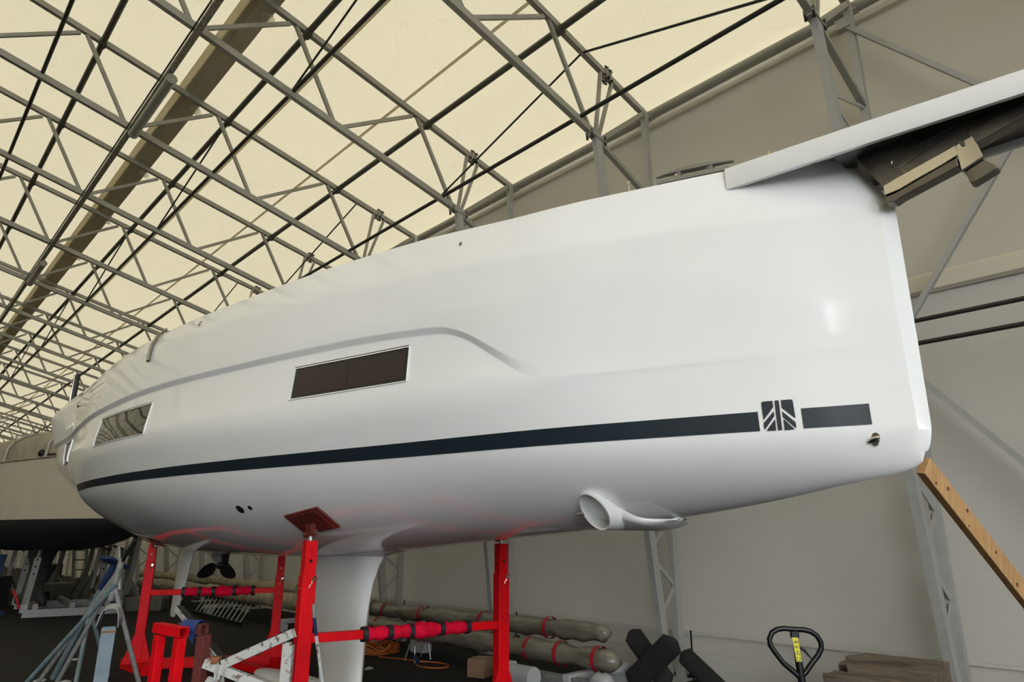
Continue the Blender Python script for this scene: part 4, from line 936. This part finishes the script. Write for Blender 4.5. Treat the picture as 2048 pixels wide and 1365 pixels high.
# blue rag over a brown post and bar
t = thing('cradle_arm', 'red brown square post with a cross tube wrapped in blue cloth', 'post', (1.92, 5.18, 0))
c = V(1.925, 5.17, 1.005); nv = V(-.42, .90, .01).normalized()
mb = MB(); mb.channel(c + nv * .22, c - nv * .0, .068, .068, .005, side=(0, 0, 1)); mb.build('cross_tube', 'brown', t)
mb = MB(); mb.bar((c.x, c.y, 0), (c.x, c.y, .968), .068, .068, side=tuple(nv)); mb.build('post', 'brown', t, bevel=.004)
rings = []
for i in range(9):
    u = .035 + .15 * i / 8; cc = c + nv * u; r = .056 + .003 * math.sin(i * 2)
    rings.append([cc + V(0, 0, math.sin(a) * r) + Vector((nv.y, -nv.x, 0)) * math.cos(a) * r for a in [2 * math.pi * (j + .5) / 12 for j in range(12)]])
mb = MB(); mb.grid(rings, wrap=True); rg = mb.build('rag_wrap', 'bluecloth', t, smooth=60)
sdn = Vector((-nv.y, nv.x, 0)); sdn = sdn if sdn.dot(c) < 0 else -sdn
mb = MB(); mb.prism([c + nv * .05 + sdn * .045 + V(0, 0, .02), c + nv * .15 + sdn * .045 + V(0, 0, .02), c + nv * .09 + sdn * .05 - V(0, 0, .05), c + nv * .05 + sdn * .05 - V(0, 0, .09)], tuple(-sdn * .005)); mb.build('rag_corner', 'bluecloth', rg)
# chipped white trailer frame
t = thing('trailer_frame', 'chipped white steel frame with slanting arms in front of the cradle', 'frame', (2.1, 4.95, 0))
H = V(2.005, 5.045, .775)
mb = MB(); mb.channel(H + V(.02, -.02, .01), V(2.335, 4.65, .992), .058, .055, .005, side=(0, 0, 1)); arm = mb.build('sloping_arm', 'dirtywhite', t)
mb = MB(); mb.bar(H + V(.03, -.03, .048), V(2.31, 4.675, 1.008), .012, .03, side=(0, 0, 1)); mb.build('rubber_strip', 'black', arm)
mb = MB(); mb.bar(V(1.93, 5.115, .795), V(2.33, 4.80, .61), .06, .06, side=(0, 0, 1)); mb.build('cross_beam', 'dirtywhite', t, bevel=.004)
mb = MB(); mb.bar(V(2.03, 6.05, 1.083), V(2.06, 5.12, .79), .035, .045, side=(0, 0, 1)); mb.build('black_rail', 'black', t)
mb = MB(); mb.bar(V(2.000, 6.05, 1.077), V(2.03, 5.12, .785), .035, .012, side=(0, 0, 1)); mb.build('white_rail_edge', 'dirtywhite', t)
mb = MB(); mb.bar(V(2.318, 4.70, .93), V(2.318, 4.70, .0), .05, .05, side=(.7, -.7, 0)); mb.build('front_leg', 'dirtywhite', t, bevel=.003)
mb = MB(); mb.bar(V(2.345, 4.68, .91), V(2.345, 4.68, .0), .02, .05, side=(.7, -.7, 0)); mb.build('leg_flange', 'dirtywhite', t)
mb = MB(); mb.bar(H - V(0, 0, .02), V(H.x, H.y, 0), .042, .05, side=(.7, -.7, 0)); mb.build('rear_leg', 'dirtywhite', t, bevel=.003)
mb = MB(); mb.box((1.985, 5.06, .812), (.06, .06, .045), rz=-.7); mb.build('wood_packer', 'rust', t, bevel=.004)
mb = MB(); mb.bar(V(1.975, 5.07, .70), V(1.70, 5.0, .30), .045, .04, side=(0, 0, 1)); mb.bar(V(2.02, 5.05, .70), V(2.20, 5.25, .35), .04, .04, side=(0, 0, 1)); mb.build('lower_braces', 'dirtywhite', t)
for q in (V(1.99, 5.03, .80), V(2.025, 5.0, .80)):
    mb = MB(); mb.tube([q + V(.0, .0, .02), q + V(-.01, -.02, -.05), q + V(0, 0, -.12)], .005, 6); mb.build('cable_tie', 'whiteplastic', t)
# white bar lying on the floor behind the red trestle
mb = MB(); mb.bar(V(2.35, 7.2, .28), V(2.95, 6.6, .20), .06, .08, side=(0, 0, 1)); mb.bar(V(2.9, 6.65, .22), V(2.9, 6.65, 0), .05, .05); mb.bar(V(2.40, 7.15, .27), V(2.40, 7.15, 0), .05, .05)
tag(mb.build('low_trestle', 'dirtywhite'), 'low white bar trestle on the floor behind the red trestle legs', 'trestle')
# blue grey post with a white rag cap
t = thing('steel_post', 'blue grey square post capped with a white rag, far left foreground', 'post', (1.41, 5.55, 0))
c = V(1.405, 5.515, 1.04)
pn_ = Vector((c.x, c.y, 0)).normalized(); pr_ = Vector((pn_.y, -pn_.x, 0))
mb = MB(); mb.channel((c.x, c.y, 0), (c.x, c.y, 1.03), .085, .085, .006, side=tuple(pr_)); mb.build('square_tube', 'bluegrey', t)
mb = MB(); mb.box((c.x, c.y, 1.005), (.092, .092, .012), rz=math.atan2(pr_.y, pr_.x)); mb.build('rusty_rim', 'rust', t)
rings = []
for i in range(9):
    f = -.055 + .17 * i / 8; r = []
    for x_, z_ in ((-.075, -.045), (-.062, .02), (-.045, .062), (-.02, .072), (.02, .072), (.042, .060), (.055, .02), (.062, -.055)):
        r.append(c + pr_ * (x_ + .012 * f / .17 * 2) + pn_ * f + V(0, 0, z_ + .045 + .15 * max(0, f) + .004 * math.sin(i * 2 + x_ * 40)))
    rings.append(r)
mb = MB(); mb.grid(rings); o = mb.build('rag_cap', 'whitecloth', t, smooth=50); s_ = o.modifiers.new('thick', 'SOLIDIFY'); s_.thickness = .006
# galvanised boat stand with long tubes
t = thing('tripod_boat_stand', 'galvanised tripod boat stand with long slanting tubes, left foreground', 'boat stand', (1.95, 7.7, 0))
top = V(1.945, 7.56, 1.40)
mb = MB(); mb.tube([V(1.985, 7.36, 1.60), top], .016, 8); sc_ = mb.build('jack_screw', 'prop', t, smooth=40)
mb = MB(); mb.box((1.965, 7.45, 1.50), (.09, .05, .03), rz=.5, ry=.6); mb.build('screw_nut', 'prop', sc_)
feet = [(V(1.36, 8.66, .0), 'tealtube', .020), (V(1.50, 8.60, .0), 'galv', .020), (V(1.66, 8.42, .0), 'galv', .022), (V(2.40, 7.70, .02), 'galv', .022)]
for q, m_, r in feet:
    mb = MB(); st_ = top - V(0, 0, .05) if m_ == 'galv' else top - V(.01, -.02, .20)
    if q.x > 2: st_ = V(1.93, 7.62, 1.18)
    mb.tube([st_, q], r, 10); mb.build('leg', m_, t, smooth=40)
mb = MB(); mb.tube([top + V(0, 0, .03), V(1.925, 7.66, 1.05)], .030, 12); mb.build('centre_tube', 'galv', t, smooth=40)
mb = MB(); mb.tube([V(1.43, 8.6, .10), V(1.95, 8.25, .12), V(2.36, 7.72, .12)], .014, 8); mb.tube([V(1.60, 8.45, .16), V(2.36, 7.74, .14)], .012, 8); mb.build('base_strut', 'galv', t, smooth=40)
# blue stand behind it
t = thing('screw_stand', 'blue topped boat stand behind the galvanised tripod', 'boat stand', (2.33, 9.5, 0))
mb = MB(); mb.box((2.34, 9.37, 1.345), (.34, .16, .03), rz=.6, ry=.38); mb.build('top_plate', 'bluepaint', t, bevel=.004)
mb = MB(); mb.tube([V(2.34, 9.38, 1.33), V(2.28, 9.55, 1.05)], .04, 12); mb.build('socket', 'bluepaint', t, smooth=40)
mb = MB(); mb.tube([V(2.28, 9.55, 1.05), V(2.08, 10.2, .02)], .032, 10); mb.build('leg', 'tealtube', t, smooth=40)
mb = MB(); mb.tube([V(2.24, 9.7, .8), V(2.6, 9.9, .02)], .025, 10); mb.tube([V(2.24, 9.7, .8), V(2.1, 9.2, .02)], .025, 10); mb.build('side_leg', 'tealtube', t, smooth=40)
mb = MB(); mb.tube([V(2.40, 9.42, 1.34), V(2.50, 9.30, 1.62)], .02, 8); mb.build('jack_screw', 'prop', t, smooth=40)
# chipped blue and white rod leaning beside the red post
t = thing('painted_rod', 'slim rod of chipped blue and white paint leaning beside the tallest red post', 'rod', (2.42, 4.2, 0))
P_ = [V(2.185, 4.12, 1.215), V(2.20, 4.13, 1.14), V(2.235, 4.15, 1.03), V(2.33, 4.19, .72), V(2.52, 4.29, .0)]
for i in range(4):
    mb = MB(); mb.tube([P_[i], P_[i + 1]], .011, 8); mb.build('rod_section', ('galv', 'bluepaint', 'dirtywhite', 'dirtywhite')[i], t, smooth=40)

# ------------------------------------------------------------------ the second yacht behind, cream topsides and black bottom
OB = thing('keel_yacht', 'cream sailing yacht with black antifouling behind the white hull at the left', 'boat', (3.4, 19.6, 0))
OX, OY = 4.12, 15.2; oa = math.radians(-9)
def OP(s, h, z, side=-1):
    """s metres aft of the bow, h half breadth; side -1 is the camera side"""
    dx, dy = math.sin(oa), math.cos(oa); return V(OX + dx * s + dy * h * side, OY + dy * s - dx * h * side, z)
o_b = tab([0, .4, 1, 2, 3.5, 5, 7, 9, 10.2], [.05, .32, .62, 1.0, 1.38, 1.58, 1.65, 1.5, 1.25]); o_zk = tab([0, .3, .8, 1.8, 3.5, 6, 8.5, 10.2], [1.98, 1.82, 1.67, 1.50, 1.38, 1.36, 1.52, 1.85])
o_zs = tab([0, 3, 6, 10.2], [3.40, 3.30, 3.26, 3.30])
OWL = 2.03
SS = [0, .1, .2, .35, .5, .7, 1, 1.3, 1.7, 2.2, 2.8, 3.5, 4.2, 5, 6, 7, 8, 9, 9.6, 10.2]
def osec(s):
    b = o_b(s); zk = min(o_zk(s), OWL - .02); zs = o_zs(s); lo_ = []
    for i in range(9): a = i / 8 * math.pi / 2; lo_.append((b * .93 * math.sin(a) ** .9, zk + (OWL - zk) * (1 - math.cos(a)) ** 1.0))
    hi = [(b * (.93 + .07 * (k / 6) ** .8), OWL + (zs - OWL) * k / 6) for k in range(7)]
    return lo_, hi
for nm, idx, m_ in (('bottom', 0, 'antifoul'), ('topsides', 1, 'beige')):
    for side in (-1, 1):
        mb = MB(); mb.grid([[OP(s, h, z, side) for h, z in osec(s)[idx]] for s in SS]); mb.build(nm, m_, OB, smooth=50)
mb = MB(); mb.grid([[OP(s, o_b(s), o_zs(s), -1), OP(s, 0, o_zs(s) + .06), OP(s, o_b(s), o_zs(s), 1)] for s in SS]); mb.build('deck', 'beige', OB, smooth=50)
lo_, hi = osec(10.2); rr_ = lo_ + hi; mb = MB(); mb.grid([[OP(10.2, h, z, -1) for h, z in rr_], [OP(10.2, h, z, 1) for h, z in rr_]]); mb.build('transom', 'beige', OB)
for side in (-1, 1):
    mb = MB(); mb.tube([OP(s, o_b(s) + .01, o_zs(s) - .01, side) for s in SS], .022, 8); mb.build('rub_rail', 'cream', OB, smooth=60)
mb = MB(); rw = []
for z, a, b, th_ in ((1.5, 3.6, 6.0, .16), (1.36, 3.9, 5.6, .12), (1.0, 4.2, 5.35, .10), (.5, 4.35, 5.25, .10), (.28, 4.1, 5.8, .2), (.16, 4.1, 5.8, .18)):
    rw.append([OP(a + (b - a) * (.5 - .5 * math.cos(q)), th_ * math.sin(q), z) for q in [2 * math.pi * j / 18 for j in range(18)]])
mb.grid(rw, wrap=True); mb.build('keel', 'antifoul', OB, smooth=50)
# canvas tent over the cockpit with hoops, rails
mb = MB(); rw = []
for s, hh in ((1.6, .10), (1.9, .42), (2.5, .62), (3.2, .72), (4.5, .78), (6.5, .80)):
    w = min(o_b(s) - .12, 1.35); z0 = o_zs(s) + .02; rw.append([OP(s, w * math.copysign(abs(math.cos(q)) ** .7, math.cos(q)), z0 + hh * max(0, math.sin(q)) ** .7, 1) for q in [math.pi * j / 12 for j in range(13)]])
mb.grid(rw); cv = mb.build('cockpit_tent', 'tarp', OB, smooth=60)
for s in (2.5, 4.0):
    w = min(o_b(s) - .10, 1.38); mb = MB(); mb.tube([OP(s, w * math.copysign(abs(math.cos(q)) ** .7, math.cos(q)), o_zs(s) + .02 + .76 * max(0, math.sin(q)) ** .7, 1) for q in [math.pi * j / 12 for j in range(13)]], .03, 6); mb.build('tent_hoop', 'steel_light', cv, smooth=60)
for s in (.8, 2.1, 3.6, 5.2):
    mb = MB(); mb.tube([OP(s, o_b(s) - .06, o_zs(s)), OP(s, o_b(s) - .06, o_zs(s) + .58)], .012, 6); mb.build('stanchion', 'chrome', OB, smooth=40)
mb = MB(); mb.tube([OP(s, o_b(s) - .06, o_zs(s) + .56) for s in (.8, 2.1, 3.6, 5.2, 7)], .005, 5); mb.build('lifeline', 'chrome', OB)
mb = MB(); mb.ball(tuple(OP(2.7, o_b(2.7) - .15, o_zs(2.7) + .12)), .09, n=10); mb.tube([OP(2.5, o_b(2.5) - .15, o_zs(2.5) + .07), OP(1.9, o_b(1.9) - .15, o_zs(2) + .05)], .04, 8); mb.build('deck_winch', 'blackpaint', OB, smooth=50)
# cradle under it
def gcradle(x0, y0, x1, y1, ztop, label, name='yacht_cradle', far=False):
    t = thing(name, label, 'cradle', ((x0 + x1) / 2, (y0 + y1) / 2, 0), 'galvanised cradles at the left')
    mb = MB(); mb.bar((x0, y0, .09), (x1, y1, .09), .16, .16, side=(0, 0, 1)); mb.build('base_beam', 'alum', t)
    mb = MB(); mb.bar((x0 + .2, y0 + 2.4, .09), (x1 + .2, y1 + 2.4, .09), .16, .16, side=(0, 0, 1)); mb.build('base_beam', 'alum', t)
    for q in (.12, .5, .88):
        mb = MB(); xm, ym = x0 + (x1 - x0) * q, y0 + (y1 - y0) * q; mb.bar((xm, ym, .22), (xm + .2, ym + 2.4, .22), .12, .10, side=(0, 0, 1)); mb.build('side_beam', 'alum', t)
    for i, (x, y) in enumerate(((x0, y0), (x1, y1), (x0 + .2, y0 + 2.4), (x1 + .2, y1 + 2.4))):
        sx = .10 if i % 2 == 0 else -.10; sy = 0
        mb = MB(); mb.bar((x, y, .1), (x + sx, y + sy, ztop - .18), .12, .12, side=(1, 0, 0)); p = mb.build('post', 'alum', t)
        mb = MB(); mb.tube([V(x + sx, y + sy, ztop - .25), V(x + sx * 1.1, y + sy, ztop)], .045, 8); mb.build('jack_screw', 'darksteel', p, smooth=40)
        mb = MB(); mb.box((x + sx * 1.1, y, ztop), (.34, .22, .03), ry=-.35 if i % 2 == 0 else .35); mb.build('pad', 'black', p)
        for zz in (.9, 1.05, 1.2):
            mb = MB(); mb.tube([V(x + sx * zz / ztop, y - .062, zz), V(x + sx * zz / ztop, y - .058, zz)], .022, 8); mb.build('pin_hole', 'black', p)
        mb = MB(); mb.box((x, y - .07, .20), (.13, .02, .15)); mb.build('hinge_plate', 'whiteplastic', p)
    return t
gcradle(2.98, 18.5, 4.75, 18.2, 1.42, 'galvanised steel cradle with jack posts under the cream yacht')
gcradle(1.4, 26.5, 3.4, 26.2, 1.5, 'second grey cradle standing farther back at the left edge')
# workshop clutter beyond: ladder, blue stands, trestle, bags
t = thing('leaning_ladder', 'narrow ladder leaning behind the keel of the cream yacht', 'ladder', (5.2, 24.5, 0))
for dx in (-.17, .17):
    mb = MB(); mb.bar((5.32 + dx, 24.6, 0.0), (4.90 + dx, 24.3, 2.6), .03, .08, side=(0, 1, 0)); mb.build('rail', 'alum', t)
for i in range(9):
    z = .2 + .28 * i; x = 5.32 - .42 * z / 2.6; mb = MB(); mb.tube([V(x - .17, 24.6 - .3 * z / 2.6, z), V(x + .17, 24.6 - .3 * z / 2.6, z)], .018, 6); mb.build('rung', 'blackpaint', t, smooth=40)
for i, (x, y) in enumerate(((2.52, 19.8), (2.1, 23.5))):
    t = thing('blue_stand', ['blue boat prop at the left edge behind the galvanised post', 'blue boat prop far back at the left edge'][i], 'boat stand', (x, y, 0), 'blue boat props')
    mb = MB(); mb.bar((x - .05, y, 0), (x + .08, y, 1.30), .16, .16, side=(1, 0, 0)); mb.build('post', 'bluepaint', t)
    mb = MB(); mb.box((x, y, .04), (.6, .6, .06)); mb.build('foot', 'bluepaint', t)
for i, (x, y, z) in enumerate(((5.1, 19.0, 1.9), (4.9, 22.5, 1.6), (5.35, 20.3, 1.7), (5.0, 22.0, 1.7), (4.3, 23.0, 1.5), (3.4, 24.5, 1.45), (5.5, 23.2, 1.8))):
    t = thing('prop_stand', ['grey prop stand with a white lit tube right of the cream yacht', 'grey prop stand behind the black keel', 'dark prop stand near the wall left of the red post', 'grey prop stand deep in the hall by the wall', 'dark prop stand behind the ladder', 'grey prop stand behind the left post', 'grey prop stand against the far wall columns'][i], 'boat stand', (x, y, 0), 'prop stands deep in the hall')
    mb = MB(); mb.bar((x, y, .35), (x + .12, y, z), .10, .10, side=(1, 0, 0)); p = mb.build('post', 'alum' if i in (0, 3, 5) else 'darksteel', t)
    for a in (0, 2.1, 4.2):
        mb = MB(); mb.tube([V(x, y, .8), V(x + .45 * math.cos(a), y + .45 * math.sin(a), .0)], .03, 6); mb.build('leg', 'darksteel' if i % 2 else 'alum', t, smooth=40)
    mb = MB(); mb.box((x + .12, y, z), (.3, .3, .04), ry=.3); mb.build('pad', 'black', t)
mb = MB(); mb.bar((4.3, 16.6, .62), (4.15, 16.55, 1.5), .10, .04); tag(mb.build('white_board', 'gel'), 'bright white board standing right of the cream yacht bottom', 'board')
for i, (x, y, sx, sy, sz) in enumerate(((3.6, 21.8, .8, .5, .35), (4.35, 22.6, .5, .5, .5), (2.9, 22.8, .7, .5, .7), (5.4, 18.4, .5, .9, .3), (4.6, 26.0, 1.0, .7, .9), (4.9, 28, 1.0, .8, .8))):
    mb = MB(); mb.box((x, y, sz / 2 + .002), (sx, sy, sz), rz=.3 * i); tag(mb.build('equipment_case', 'darksteel' if i % 2 else 'black', bevel=.04), ['dark equipment case on the floor by the cream yacht keel', 'dark equipment case behind the ladder foot', 'dark case behind the galvanised post', 'dark case near the wall right of the cream yacht', 'black case far back at the left', 'dark case deep in the hall by the wall'][i], 'case', 'dark cases around the cream yacht')
# red and white strap on the left post
t = thing('lashing_strap', 'red lashing strap hanging beside the galvanised post at the left', 'strap', (2.75, 18.2, 0))
mb = MB(); mb.tube([V(2.68, 18.2, .62), V(2.78, 18.15, .42), V(2.86, 18.2, .22)], .028, 8); mb.build('webbing', 'redstrap', t, smooth=60)
mb = MB(); mb.tube([V(2.68, 18.2, .62), V(2.70, 18.2, .56)], .035, 8); mb.build('buckle', 'chrome', t, smooth=40)
# litter on the floor
for i, (x, y) in enumerate(((1.95, 10.2), (2.15, 9.9), (5.2, 8.2), (2.6, 11.6), (5.5, 9.3))):
    mb = MB(); bmesh.ops.create_icosphere(mb.bm, subdivisions=2, radius=.045)
    for v in mb.bm.verts: v.co = V(v.co.x * random.uniform(.8, 1.8) + x, v.co.y * random.uniform(.8, 1.7) + y, max(.0, v.co.z * random.uniform(.2, .6) + .012))
    tag(mb.build('paper_scrap', 'debris'), ['crumpled grey scrap on the floor left of the tripod stand', 'small grey scrap on the floor beside the tripod tubes', 'white scrap on the floor right of the keel', 'small scrap on the dark floor left of the red cradle', 'tiny scrap on the floor by the orange cable'][i], 'litter', 'scraps on the floor')
